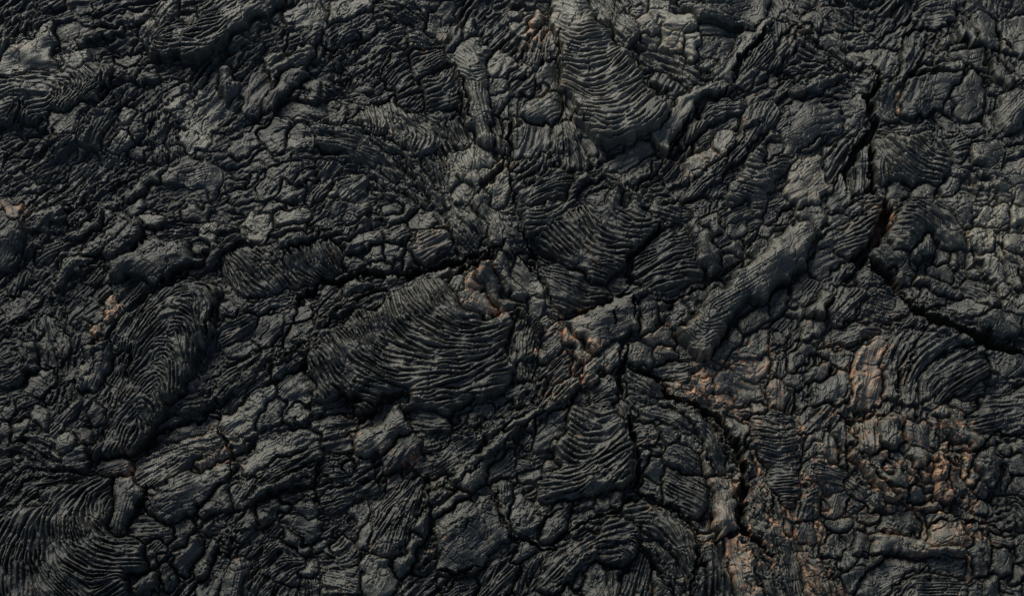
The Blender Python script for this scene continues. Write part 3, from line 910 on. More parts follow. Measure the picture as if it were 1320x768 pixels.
# ---------------------------------------------------------------- label map of the surveyed pieces
LAB = np.zeros((H, W), np.int32)             # 0 = not yet owned
order = sorted(range(len(pieces)), key=lambda i: -abs(np.dot(pieces[i]['poly'][:, 0], np.roll(pieces[i]['poly'][:, 1], 1)) - np.dot(pieces[i]['poly'][:, 1], np.roll(pieces[i]['poly'][:, 0], 1))))
for i in order:                              # large ones first, small ones lie on top
    p = chaikin(pieces[i]['poly'])
    x0, y0, x1, y1 = box(p.min(0), p.max(0), 9)
    if x1 <= x0 or y1 <= y0: continue
    sl_ = (slice(y0, y1), slice(x0, x1))
    m = inside(p, PX[sl_], PY[sl_])
    LAB[sl_][m] = i + 1
NH = len(pieces)
def jfa(E, steps=(32, 16, 8, 4, 2, 1, 1), src=False):
    sx = np.where(E, XX, -9999).astype(np.float32); sy = np.where(E, YY, -9999).astype(np.float32)
    D = (XX - sx) ** 2 + (YY - sy) ** 2
    for k in steps:
        for dy in (-k, 0, k):
            for dx in (-k, 0, k):
                if not dx and not dy: continue
                ys = slice(max(0, dy), H + min(0, dy)); yd = slice(max(0, -dy), H + min(0, -dy))
                xs = slice(max(0, dx), W + min(0, dx)); xd = slice(max(0, -dx), W + min(0, -dx))
                cx, cy = sx[ys, xs], sy[ys, xs]
                d = (XX[yd, xd] - cx) ** 2 + (YY[yd, xd] - cy) ** 2
                m = d < D[yd, xd]
                D[yd, xd][m] = d[m]; sx[yd, xd][m] = cx[m]; sy[yd, xd][m] = cy[m]
    if src: return np.sqrt(np.minimum(D, 1e6)), sx, sy
    return np.sqrt(np.minimum(D, 1e6))
# neighbouring pieces press against each other: close the narrow strips between them
dd, sx_, sy_ = jfa(LAB > 0, (8, 4, 2, 1, 1), True)
cl = (LAB == 0) & (dd < 4.5 + 1.8 * fnoise(12, 8))
LAB[cl] = LAB[np.clip(np.rint(sy_[cl] * S), 0, H - 1).astype(int), np.clip(np.rint(sx_[cl] * S), 0, W - 1).astype(int)]

# ---------------------------------------------------------------- grain direction of the flow
def samples(sts):
    P, A = [], []
    for s in sts:
        for a, b in zip(s[:-1], s[1:]):
            d = b - a; L = np.hypot(*d)
            if L < 1e-3: continue
            n = max(1, int(L / 6)); t = (np.arange(n) + .5) / n
            P.append(a + t[:, None] * d); A.append(np.full(n, math.atan2(d[1], d[0])))
    return np.concatenate(P), np.concatenate(A)
def smooth_line(s, n=2):
    for _ in range(n):
        if len(s) < 3: break
        m = [s[0]]
        for a, b in zip(s[:-1], s[1:]): m += [a * .75 + b * .25, a * .25 + b * .75]
        s = np.array(m + [s[-1]])
    return s
def idw(P, A, x, y, pw=1.5):
    c = np.zeros(x.shape); s = np.zeros(x.shape)
    c2, s2 = np.cos(2 * A), np.sin(2 * A)
    for (px, py), a, b in zip(P, c2, s2):
        w_ = 1.0 / ((x - px) ** 2 + (y - py) ** 2 + 9) ** pw
        c += w_ * a; s += w_ * b
    return c, s
def upsample(a, st, h, w_):
    yy = np.clip(np.arange(h) / st, 0, a.shape[0] - 1.001); xx = np.clip(np.arange(w_) / st, 0, a.shape[1] - 1.001)
    y0 = yy.astype(int); x0 = xx.astype(int); fy = (yy - y0)[:, None]; fx = (xx - x0)[None]
    return (a[y0][:, x0] * (1 - fy) * (1 - fx) + a[y0][:, x0 + 1] * (1 - fy) * fx + a[y0 + 1][:, x0] * fy * (1 - fx) + a[y0 + 1][:, x0 + 1] * fy * fx)
def principal(poly):
    p = poly - poly.mean(0); u, s, v = np.linalg.svd(p, full_matrices=False)
    return math.atan2(v[0][1], v[0][0]), s[0] / max(s[1], 1e-3)
GP, GA = [], []
for p in pieces:
    a, el = principal(p['poly']); p['ang'], p['el'] = a, el
    c = p['poly'].mean(0); p['c'] = c
    p['area'] = abs(np.dot(p['poly'][:, 0], np.roll(p['poly'][:, 1], 1)) - np.dot(p['poly'][:, 1], np.roll(p['poly'][:, 0], 1))) / 2
    if p['kind'] in 'tg' and el > 1.6 and not p['strokes']:
        GP.append(c[None]); GA.append(np.array([a]))
P_, A_ = samples([smooth_line(s) for s in gstr] + [smooth_line(s) for _, s in sweeps] + [s for p in pieces for s in p['strokes']])
GP = np.concatenate(GP + [P_[::2]]); GA = np.concatenate(GA + [A_[::2]])
ST = 10
gy, gx = np.mgrid[0:H + ST:ST, 0:W + ST:ST].astype(float) / S
c, s = idw(GP, GA, gx, gy, 1.6)
nrm = np.hypot(c, s) + 1e-9
OC = upsample(c / nrm, ST, H, W).astype(np.float32); OS = upsample(s / nrm, ST, H, W).astype(np.float32)

# ---------------------------------------------------------------- smaller lobes and rubble fill what the survey left open
FS = np.full((H, W), 22.0, np.float32)
for x, y, r, sz in fsize:
    k = np.exp(-((XX - x - MX) ** 2 + (YY - y - MY) ** 2) / (r * r)); FS = FS * (1 - k) + sz * k
seeds = []
cell = {}
tries = rng.random((14000, 2)) * [(W - 1) / S, (H - 1) / S]
for x, y in tries:
    iy, ix_ = int(y * S), int(x * S)
    sz = FS[iy, ix_] * (0.55 + 0.7 * rng.random())
    if LAB[iy, ix_] > 0: continue
    ci, cj = int(x // 20), int(y // 20); ok = True
    for di in (-1, 0, 1):
        for dj in (-1, 0, 1):
            for (qx, qy, qs) in cell.get((ci + di, cj + dj), ()):
                if (qx - x) ** 2 + (qy - y) ** 2 < (0.42 * (sz + qs)) ** 2: ok = False; break
            if not ok: break
        if not ok: break
    if ok:
        cell.setdefault((ci, cj), []).append((x, y, sz)); seeds.append((x, y, sz))
best = np.full((H, W), 1e9, np.float32); FL = np.zeros((H, W), np.int32)
seed_ang = []
for i, (x, y, sz) in enumerate(seeds):
    r = int(min(sz * 3.4, 80)) + 4
    r = int(r * S); cx_, cy_ = int(x * S), int(y * S)
    x0, x1, y0, y1 = max(cx_ - r, 0), min(cx_ + r, W), max(cy_ - r, 0), min(cy_ + r, H)
    a = 0.5 * math.atan2(OS[cy_, cx_], OC[cy_, cx_]) + rng.normal() * 0.22
    seed_ang.append(a); st = 1.5 + 2.2 * rng.random() ** 1.4
    dx = PX[y0:y1, x0:x1] - x; dy = PY[y0:y1, x0:x1] - y
    u = (dx * math.cos(a) + dy * math.sin(a)) / st; v = -dx * math.sin(a) + dy * math.cos(a)
    d = (u * u + v * v) / (sz * sz)
    b = best[y0:y1, x0:x1]; m = d < b
    b[m] = d[m]; FL[y0:y1, x0:x1][m] = i + 1
free = LAB == 0
LAB[free & (FL > 0) & (best < 4.5)] = 0
LAB = np.where(free & (FL > 0) & (best < 4.5), FL + NH, LAB)
NS = len(seeds)
print('pieces', NH, 'fillers', NS, round(time.time() - T0, 1))

# ---------------------------------------------------------------- distance to each piece's own rim (jump flooding)
E = np.zeros((H, W), bool)
E[:, 1:] |= LAB[:, 1:] != LAB[:, :-1]; E[:, :-1] |= LAB[:, 1:] != LAB[:, :-1]
E[1:] |= LAB[1:] != LAB[:-1]; E[:-1] |= LAB[1:] != LAB[:-1]
DE = jfa(E)
inr = np.zeros(NH + NS + 1, np.float32); np.maximum.at(inr, LAB.ravel(), DE.ravel())
inr = np.minimum(inr, 60)

# ---------------------------------------------------------------- per piece numbers -> per cell fields
n = NH + NS + 1
tz, th, tr, ta, tl, tt, tru, tf = [np.zeros(n, np.float32) for _ in range(8)]
pr = np.random.default_rng(5)
for i, p in enumerate(pieces):
    k, o = p['kind'], p['o']; j = i + 1; q = inr[j]
    big = q > 9
    tz[j] = o.get('z', 0) + pr.normal() * 1.0
    th[j] = o.get('H', {'r': 7, 's': 3.4, 't': 3.2, 'g': 8}[k]) * min(1, 0.35 + q / 16)
    tr[j] = {'r': 7, 's': 3.6, 't': 4, 'g': 13}[k]
    ta[j] = o.get('A', {'r': 2.6, 's': 0.18, 't': 1.5, 'g': 0.45}[k]) * (0.55 + 0.45 * min(1, q / 14))
    tl[j] = o.get('L', {'r': 6.5, 's': 7, 't': 5.5, 'g': 6}[k]) * 0.80
    tt[j] = 1.0 * max(o.get('T', 0), 0.07 + 0.06 * pr.random()); tru[j] = o.get('R', 0)
    tf[j] = {'r': .45, 's': .45, 't': 1.0, 'g': .6}[k]
fill_mode = pr.random(NS + 1)
for i in range(NS):
    j = NH + 1 + i; q = inr[j]
    tz[j] = -0.6 + pr.normal() * 0.7; th[j] = 0.6 + 0.17 * min(q, 10) * (0.7 + 0.6 * pr.random()); tr[j] = 6
    ta[j] = 2.0 if fill_mode[i] < .85 else 0.5; tl[j] = 5.0 + 2.5 * pr.random(); tt[j] = 0.05 + 0.07 * pr.random() ** 2; tf[j] = .7
tz[0] = -7
SWK = np.full(n, 2.5, np.float32)
for i, p in enumerate(pieces): SWK[i + 1] = {'r': 0.45, 's': 0.8, 't': 1.8, 'g': 0.6}[p['kind']]
Z, HH, RR, AA, LL, TT, RU, TF = [t[LAB] for t in (tz, th, tr, ta, tl, tt, tru, tf)]
THG = 0.5 * np.arctan2(OS, OC) + 0.10 * fnoise(30, 30)
CALM = np.zeros(n, np.float32)
for i, p in enumerate(pieces): CALM[i + 1] = {'r': 0.3, 's': 1, 't': 0.3, 'g': .9}[p['kind']]
TL_KIND = np.zeros(n, np.int8)
for i, p in enumerate(pieces): TL_KIND[i + 1] = p['kind'] == 'r'
# directions inside pieces that carry their own traced folds
for i, p in enumerate(pieces):
    pl = p['poly']; x0, y0, x1, y1 = box(pl.min(0), pl.max(0), 10)
    if x1 <= x0 or y1 <= y0: continue
    sl_ = (slice(y0, y1), slice(x0, x1)); m = LAB[sl_] == i + 1
    if not m.any(): continue
    if p['strokes']:
        P_, A_ = samples([smooth_line(s) for s in p['strokes']])
        st = 4; hh, ww = y1 - y0, x1 - x0
        yy, xx = np.mgrid[0:hh + 2 * st:st, 0:ww + 2 * st:st].astype(float)
        c, s = idw(P_, A_, (xx + x0) / S, (yy + y0) / S, 2.0); q = np.hypot(c, s) + 1e-12
        c, s = upsample(c / q, st, hh, ww), upsample(s / q, st, hh, ww)
        OC[sl_][m] = c[m]; OS[sl_][m] = s[m]
    else:
        f = np.clip((p['el'] - 1.15) / 0.8, 0, 1) * (0.9 if p['kind'] in 'tg' else 0.5)
        OC[sl_][m] = OC[sl_][m] * (1 - f) + f * math.cos(2 * p['ang']); OS[sl_][m] = OS[sl_][m] * (1 - f) + f * math.sin(2 * p['ang'])
dirn = 0.11 * fnoise(24, 31) + 0.03 * fnoise(10, 32)
TH = 0.5 * np.arctan2(OS, OC) + dirn         # ridge direction

# ---------------------------------------------------------------- folds: oriented band-pass grown out of noise, like ripples wrinkling a skin
KO = 12
def bank(lams, src, along=1.6, across=0.75, quad=False):
    F = np.fft.rfft2(src)
    wk = []
    a = (TH % math.pi) / math.pi * KO; a0 = np.floor(a).astype(int) % KO; fa = (a - np.floor(a)).astype(np.float32)
    ll = np.clip(LL, lams[0], lams[-1]) if len(lams) > 1 else None
    def one(job):
        k, li = job; lam = lams[li]
        t = k * math.pi / KO
        u = FX * math.cos(t) + FY * math.sin(t); v = -FX * math.sin(t) + FY * math.cos(t)
        su = 1 / (2 * math.pi * along * lam); sv = 1 / (2 * math.pi * across * lam); f0 = 1 / lam
        G = np.exp(-u * u / (2 * su * su)) * (np.exp(-(v - f0) ** 2 / (2 * sv * sv)) + np.exp(-(v + f0) ** 2 / (2 * sv * sv)))
        wgt = np.where(a0 == k, 1 - fa, 0) + np.where((a0 + 1) % KO == k, fa, 0)
        if ll is not None:
            if li == 0: lw = np.clip((lams[1] - ll) / (lams[1] - lams[0]), 0, 1)
            elif li == len(lams) - 1: lw = np.clip((ll - lams[-2]) / (lams[-1] - lams[-2]), 0, 1)
            else: lw = np.clip(1 - np.abs(ll - lam) / np.where(ll < lam, lam - lams[li - 1], lams[li + 1] - lam), 0, 1)
            wgt = wgt * lw
        r = np.fft.irfft2(F * G, s=(H, W)).astype(np.float32)
        return (r / (r.std() + 1e-9) * wgt).astype(np.float32)
    out = np.zeros((H, W), np.float32)
    with ThreadPoolExecutor(4) as ex:
        for r in ex.map(one, [(k, li) for k in range(KO) for li in range(len(lams))]): out += r
    return out
LL = LL * np.clip(1 + 0.2 * fnoise(26, 33), .65, 1.45)
g = rng.standard_normal((H, W)).astype(np.float32)
for it in range(3):
    g = bank([4.0, 5.3, 7.4], g, along=2.1 + .4 * it, across=.95)
    g = np.tanh(1.3 * g / np.sqrt(blur(g * g, 9) + 1e-4))
amp = np.clip(0.85 + 0.32 * fnoise(22, 34) + 0.2 * fnoise(9, 36), 0.2, 1.7)
gc = np.clip(g * 1.15, -1, 1); ROPE = 0.42 * gc - 0.85 * np.clip((-gc - 0.25) / 0.75, 0, 1) ** 1.4     # round crests, narrow valleys
LS = LL; LL = LL * 0.52
g2 = bank([2.7, 3.9], rng.standard_normal((H, W)).astype(np.float32), along=2.2, across=.7); LL = LS
fib = bank([3.2], rng.standard_normal((H, W)).astype(np.float32), along=3.0, across=.6)
TS, LS2 = TH, LL
TH = THG; LL = 15 + 4.5 * fnoise(70, 90)
sw = bank([9, 14, 21], rng.standard_normal((H, W)).astype(np.float32), along=4.0, across=.6)
sw = np.tanh(1.1 * sw / np.sqrt(blur(sw * sw, 16) + 1e-4))
SWEEP = 0.55 * sw - 1.0 * np.clip((-sw - 0.3) / 0.7, 0, 1) ** 1.6
TH, LL = TS, LS2 * 2.1
big = bank([11, 17], rng.standard_normal((H, W)).astype(np.float32), along=1.6, across=.6)
print('folds', round(time.time() - T0, 1))

# ---------------------------------------------------------------- height field, in cells (1 cell = 1 cm)
q = inr[LAB]
r = np.minimum(RR, np.maximum(q * 0.95, 2.0))
t = np.clip((DE - 0.4) / r, 0, 1); dome = np.sqrt(1 - (1 - t) ** 2)
broad = np.sqrt(np.clip(1 - (1 - np.clip(DE / np.maximum(q, 1), 0, 1)) ** 2, 0, 1))
h = Z + HH * (0.50 * dome + 0.80 * broad)
edge = sstep(DE, 0.5, 5)
for x, y, rad, k_ in [(737, 8, 40, 1), (325, 0, 48, .9), (1040, 292, 46, .9), (1000, 330, 42, .9), (965, 365, 36, .7), (1045, 165, 40, .9), (1090, 160, 40, .8), (640, 405, 30, .5)]:
    AA = AA * (1 - 0.85 * k_ * np.exp(-(((XX - x - MX) ** 2 + (YY - y - MY) ** 2) / (rad * rad)) ** 2))
KN_ = np.zeros((H, W), np.float32)             # parts of the field where the skin is smooth and only crazed by fine cracks
for x, y, rad in [(1215, 640, 95), (1060, 440, 55), (1130, 690, 60), (1290, 300, 45), (1190, 370, 45), (1230, 90, 70), (340, 230, 60), (610, 620, 60), (840, 450, 35), (250, 640, 60), (1010, 500, 40), (1290, 720, 50)]:
    KN_ = np.maximum(KN_, np.exp(-(((XX - x - MX) ** 2 + (YY - y - MY) ** 2) / (rad * rad)) ** 1.5))
AA = np.where(TL_KIND[LAB] > 0, AA, AA * (1 - 0.75 * KN_))
h += AA * 0.92 * amp * ROPE * (0.35 + 0.65 * edge) + np.clip(AA, 0.2, 2.5) * 0.11 * g2
h += TF * (1 - .7 * KN_) * 0.42 * fib * np.clip(0.8 + 0.5 * fnoise(18, 35), 0.1, 2)
h += np.where(AA > 1.2, 1.0, 0.6) * big * edge * np.clip(AA, .5, 2.2) * 0.55
calm = CALM[LAB]
h += (1.1 * fnoise(19, 40) + 0.4 * fnoise(7, 41) * (1 - .7 * calm)) * edge
h += SWK[LAB] * (1 - .7 * KN_) * SWEEP * np.clip(0.8 + 0.6 * fnoise(50, 91), 0.05, 1.8)
h += 0.08 * fnoise(1.3, 42) + 3.6 * fnoise(75, 43) + 1.6 * fnoise(36, 44)
# gaps where two pieces meet
gap = np.clip(0.62 + 0.62 * fnoise(24, 45), 0.12, 2.1) * np.where(LAB > NH, 0.5, np.where(AA > 2, .6, .9))
gap = gap + 0.5 * KN_
h -= (3.6 * gap) * np.exp(-(DE / 0.85) ** 2) + 0.9 * gap * np.exp(-(DE / 2.6) ** 2)
# whole pieces lie a little askew, and the crust of each is broken into small facets
sx1, sy1 = [np.bincount(LAB.ravel(), weights=a.ravel(), minlength=n) for a in (XX, YY)]
cnt = np.maximum(np.bincount(LAB.ravel(), minlength=n), 1); cxs, cys = sx1 / cnt, sy1 / cnt
tx, ty = [pr.normal(size=n) for _ in range(2)]
tk = np.where(np.arange(n) > NH, 0.09, 0.065) * np.clip(12 / np.maximum(inr, 3), 0.3, 1.3); tk[0] = 0
h += np.clip((XX - cxs[LAB]) * (tx * tk)[LAB] + (YY - cys[LAB]) * (ty * tk)[LAB], -3.5, 3.5)
def facets(sp, seed, warp):
    r_ = np.random.default_rng(seed); gw, gh = int(W / S / sp) + 2, int(H / S / sp) + 2
    F1 = np.full((H, W), 1e9, np.float32); F2 = F1.copy(); ID = np.zeros((H, W), np.int32)
    X, Y = XX + warp * wx, YY + warp * wy; rad = int(sp * 1.9 * S + 6); cs = []
    for j_ in range(gh):
        for i_ in range(gw):
            x, y = (i_ + r_.random() * .9) * sp, (j_ + r_.random() * .9) * sp; cs.append((x, y))
            cx_, cy_ = int(x * S), int(y * S); x0, x1, y0, y1 = max(cx_ - rad, 0), min(cx_ + rad, W), max(cy_ - rad, 0), min(cy_ + rad, H)
            if x1 <= x0 or y1 <= y0: continue
            k = (slice(y0, y1), slice(x0, x1))
            d = np.hypot(X[k] - x, Y[k] - y); a, b = F1[k], F2[k]
            nw = d < a; F2[k] = np.where(nw, a, np.minimum(b, d)); ID[k][nw] = len(cs) - 1; F1[k] = np.where(nw, d, a)
    cs = np.array(cs); t1, t2 = r_.normal(size=len(cs)), r_.normal(size=len(cs))
    return F2 - F1, (XX - cs[ID, 0]) * t1[ID] + (YY - cs[ID, 1]) * t2[ID]
flat = np.where(AA > 2, 0.3, np.where(LAB > NH, .5, 1.0)) * sstep(DE, 0, 3); soft = 1 - 0.65 * calm
e1, f1 = facets(24, 81, 1.5); on1 = np.maximum(sstep(fnoise(26, 82), -0.5, 0.6), KN_)
h += np.clip(f1 * 0.055, -1.5, 1.5) * flat * soft - 2.0 * np.exp(-(e1 / 0.8) ** 2) * on1 * flat
e2, f2 = facets(11, 83, 1.0); on2 = sstep(fnoise(20, 84), 0.7, 1.6)
h += np.clip(f2 * 0.035, -.5, .5) * flat * soft * (0.3 + 0.7 * on2) - 1.4 * np.exp(-(e2 / 0.7) ** 2) * on2 * flat
# short cooling cracks across the crust
def crackle(lam, seed, width, lo, hi):
    a = fnoise(lam, seed); gy_, gx_ = np.gradient(a); gm = np.hypot(gx_, gy_) * S + 0.004
    d = np.abs(a) / gm; on = sstep(fnoise(lam * .9, seed + 100), lo, hi)
    return np.exp(-(d / width) ** 2) * on
h -= 2.3 * crackle(22, 50, 0.7, 0.0, 0.6) * sstep(DE, 0, 2) + 1.7 * crackle(12, 51, 0.7, 0.25, 0.8) + 1.3 * crackle(15, 52, .7, 0.1, 0.8)
for x, y, rad, dep in hollows:
    k = ((XX - x - MX) ** 2 + (YY - y - MY) ** 2) / (rad * rad); h -= dep * np.exp(-k * 1.1)
# the long cracks
CD = np.zeros((H, W), np.float32); CW = np.zeros((H, W), np.float32)
jx = fnoise(7, 60) * 1.2 + fnoise(3, 61) * .5 + fnoise(20, 64) * 1.5; jy = fnoise(7, 62) * 1.2 + fnoise(3, 63) * .5 + fnoise(20, 65) * 1.5
for (ah, aw), p in [((2.2, 4.5), g_) for g_ in gstr] + sweeps:
    p = smooth_line(p); x0, y0, x1, y1 = box(p.min(0), p.max(0), 30); sl_ = (slice(y0, y1), slice(x0, x1)); X, Y = XX[sl_] + 1.6 * jx[sl_], YY[sl_] + 1.6 * jy[sl_]
    if not X.size: continue
    d = np.full(X.shape, 1e9); sd = d.copy(); seg = np.hypot(*np.diff(p, axis=0).T); cum = np.r_[0, np.cumsum(seg)]; AL = np.zeros(X.shape)
    for a, b, c0, L in zip(p[:-1], p[1:], cum[:-1], seg):
        ab = b - a; rx, ry_ = X - a[0], Y - a[1]; tt_ = np.clip((rx * ab[0] + ry_ * ab[1]) / (L * L + 1e-9), 0, 1)
        dd = np.hypot(rx - tt_ * ab[0], ry_ - tt_ * ab[1]); m = dd < d
        d[m] = dd[m]; AL[m] = (c0 + tt_ * L)[m]; sd[m] = (np.sign(rx * ab[1] - ry_ * ab[0]) * dd)[m]
    end = np.clip(np.minimum(AL, cum[-1] - AL) / (0.2 * cum[-1] + 2), 0, 1) ** .5; vv = np.clip(0.9 + 0.35 * fnoise(20, 92)[sl_], .3, 1.5)
    if abs(p[-1][0] - p[0][0]) > 0: lowside = np.sign(p[-1][0] - p[0][0]) * -1
    aw_ = aw * (0.55 + 0.45 * end)
    ah = ah * 1.25; h[sl_] += end * vv * (ah * np.exp(-(d / aw_) ** 2) - 0.9 * ah * np.exp(-((sd * lowside - 1.5 * aw_) / 1.5) ** 2) + 0.35 * ah * np.exp(-((sd * lowside + 2.1 * aw_) / (0.6 * aw_)) ** 2) - 0.4 * ah * np.exp(-((sd * lowside + 1.45 * aw_) / 1.1) ** 2))
hl = blur(h, 9)
for wd, p in cracks:
    x0, y0, x1, y1 = box(p.min(0), p.max(0), 24)
    sl_ = (slice(y0, y1), slice(x0, x1)); X, Y = XX[sl_] + jx[sl_], YY[sl_] + jy[sl_]
    d = np.full(X.shape, 1e9); seg = np.hypot(*np.diff(p, axis=0).T); cum = np.r_[0, np.cumsum(seg)]; tot = cum[-1]; AL = np.zeros(X.shape)
    for a, b, c0, L in zip(p[:-1], p[1:], cum[:-1], seg):
        ab = b - a; tt_ = np.clip(((X - a[0]) * ab[0] + (Y - a[1]) * ab[1]) / (L * L + 1e-9), 0, 1)
        dd = np.hypot(X - a[0] - tt_ * ab[0], Y - a[1] - tt_ * ab[1]); m = dd < d
        d[m] = dd[m]; AL[m] = (c0 + tt_ * L)[m]
    wd = wd * 1.22
    hw = wd * 0.5 * np.clip(np.minimum(AL, tot - AL) / (0.18 * tot + 3), 0.15, 1) * (1 + .28 * fnoise(11, 66)[sl_])
    dep = np.clip(wd * 3.4, 6, 34)
    k = dep * (1 - sstep(d, hw * 0.55, hw * 1.15 + 0.8))
    CD[sl_] = np.maximum(CD[sl_], k)
h = np.where(CD > 0.5, np.minimum(h - CD * .6, hl - CD), h)
h = h.astype(np.float32); h -= float(np.median(h))
h = np.clip(h, -44, 30)
EDGE = np.minimum(np.minimum(XX, XX[0, -1] - XX), np.minimum(YY, YY[-1, 0] - YY))
h = h * (0.3 + 0.7 * sstep(EDGE, 0, 18))

# ---------------------------------------------------------------- colour masks: pale weathered crust and rust
tone = TT + 0.03 - 0.085 * sstep(520 - (XX - MX), 0, 420) - 0.03 * sstep((XX - MX) - 1120, 0, 150) * sstep((YY - MY) - 430, 0, 200) + 0.035 * fnoise(40, 70) + 0.03 * fnoise(12, 71)  # per-piece tone, lowered toward the left edge and at lower right, plus noise
rust = RU * np.clip(0.55 + 0.7 * fnoise(9, 72) + .4 * fnoise(4, 75), 0, 1.2)
stain = [(742, 425, 34, .28), (600, 360, 30, .12), (620, 345, 14, .35), (640, 395, 18, .3), (690, 450, 8, .8), (755, 485, 14, .5), (716, 505, 22, .25), (855, 432, 26, .3), (905, 495, 26, .45), (940, 490, 22, .35), (965, 540, 30, .25), (295, 580, 12, .45), (165, 600, 12, .4), (540, 588, 8, .7), (1090, 560, 20, .3), (1058, 540, 14, .4), (760, 470, 22, .25), (700, 36, 26, .2), (735, 45, 20, .15), (640, 225, 30, .12), (640, 372, 28, .15), (735, 415, 30, .12), (745, 440, 30, .35), (870, 440, 26, .25),
         (925, 480, 34, .3), (975, 470, 40, .3), (1120, 470, 40, .25), (1110, 500, 30, .3), (1030, 560, 26, .3), (1035, 600, 26, .3), (960, 620, 22, .35),
         (945, 690, 42, .35), (995, 655, 30, .4), (1000, 700, 36, .4), (1035, 725, 30, .4), (1060, 650, 26, .4), (1100, 600, 36, .25), (1150, 560, 40, .25),
         (1215, 590, 40, .4), (1210, 640, 40, .45), (1240, 700, 34, .45), (1160, 700, 30, .3), (1235, 545, 26, .35), (1140, 640, 30, .3), (1060, 585, 28, .3),
         (285, 575, 26, .3), (160, 595, 20, .25), (140, 400, 12, .15), (125, 440, 10, .15), (460, 560, 26, .15), (530, 590, 16, .4), (780, 120, 40, .08),
         (725, 130, 26, .22), (680, 60, 22, .25), (910, 190, 30, .15), (1030, 220, 34, .15), (1090, 420, 40, .15), (1290, 290, 50, .1), (20, 265, 18, .25), (1150, 385, 30, .1),
         (1135, 275, 24, .35), (1175, 615, 30, .3), (560, 90, 16, .1), (225, 145, 20, .05), (960, 130, 30, .08), (860, 210, 30, .08)]
n1, n2 = fnoise(5, 73), fnoise(14, 74)
hb = h - blur(h, 4)
rimf = np.clip(0.12 + 1.1 * np.exp(-(np.maximum(DE - 1, 0) / 2.6) ** 2) + 0.25 * np.clip(hb, 0, 3), 0, 1.3)
for x, y, rad, s_ in stain:
    k = np.exp(-((XX - x - MX) ** 2 + (YY - y - MY) ** 2) / (rad * rad))
    rust = rust + 1.2 * s_ * k * np.clip(-0.25 + 1.1 * n1 + 0.45 * n2, 0, 1.8) * rimf
rust = rust + np.where(CD > 4, np.exp(-(((XX - MX - 1142) / 16) ** 2 + ((YY - MY - 285) / 42) ** 2)) * .35, 0)
rust += np.clip(n1 + n2 - 2.6, 0, 1) * .25
pale = [(1290, 285, 46, .22), (860, 45, 34, .2), (845, 25, 26, .15), (760, 445, 45, .10), (935, 500, 55, .14), (865, 435, 34, .12), (640, 385, 34, .12), (710, 95, 60, .06), (835, 40, 60, .08), (700, 32, 30, .16), (1130, 510, 50, .10), (955, 690, 60, .10), (1180, 620, 80, .06), (270, 590, 40, .08), (25, 75, 50, .12), (210, 20, 26, .12), (620, 230, 40, .10), (905, 200, 30, .1), (1290, 285, 48, .30), (1300, 250, 26, .2), (735, 15, 34, .25), (1040, 300, 40, .12), (1290, 30, 40, .08), (1285, 290, 55, .10), (1290, 340, 30, .12), (1250, 270, 26, .1), (745, 30, 26, .12), (850, 40, 50, .12), (640, 225, 60, .10), (310, 10, 40, .14), (30, 75, 40, .10), (275, 590, 50, .1),
        (1000, 330, 60, .10), (945, 540, 80, .06), (740, 110, 60, .06), (1030, 220, 40, .06), (1110, 500, 30, .1), (850, 110, 70, .05), (600, 470, 90, .04)]
for x, y, rad, s_ in pale:
    tone = tone + s_ * np.exp(-((XX - x - MX) ** 2 + (YY - y - MY) ** 2) / (rad * rad))
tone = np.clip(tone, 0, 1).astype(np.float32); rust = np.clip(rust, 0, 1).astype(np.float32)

# ---------------------------------------------------------------- ground positions of the cells (survey grid laid on the plain z = 0)
def ground(px, py):
    sx = (px - 660) / 660 * TANH; sy = -(py - 384) / 660 * TANH
    dx = sx; dy = math.sin(TILT) + sy * math.cos(TILT); dz = -math.cos(TILT) + sy * math.sin(TILT)
    # camera looks along -Z turned about X by TILT: forward = (0, sin, -cos), up = (0, cos, sin)
    k = cam_loc[2] / -dz
    return cam_loc[0] + dx * k, cam_loc[1] + dy * k
gx_, gy_ = ground(XX.astype(float) - MX, YY.astype(float) - MY + 1.5)
VX, VY, VZ = gx_.astype(np.float32), gy_.astype(np.float32), h * PXM

def mesh_from(name, co, quads, tn, ru):
    me = bpy.data.meshes.new(name)
    nv, nf = len(co), len(quads)
    me.vertices.add(nv); me.vertices.foreach_set('co', np.ascontiguousarray(co, np.float32).ravel())
    me.loops.add(nf * 4); me.loops.foreach_set('vertex_index', np.ascontiguousarray(quads, np.int32).ravel())
    me.polygons.add(nf); me.polygons.foreach_set('loop_start', np.arange(0, nf * 4, 4, dtype=np.int32))
    me.polygons.foreach_set('use_smooth', np.ones(nf, bool))
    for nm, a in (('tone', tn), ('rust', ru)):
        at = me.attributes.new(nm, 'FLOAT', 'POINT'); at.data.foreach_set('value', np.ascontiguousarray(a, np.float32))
    me.materials.append(MAT); me.update(calc_edges=True); return me
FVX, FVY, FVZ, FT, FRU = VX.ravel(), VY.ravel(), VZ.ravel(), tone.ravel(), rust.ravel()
def quads_of(mask_faces):
    yy, xx = np.nonzero(mask_faces); a = yy * W + xx
    return np.stack([a + W, a + W + 1, a + 1, a], 1)       # seen from above: counter-clockwise
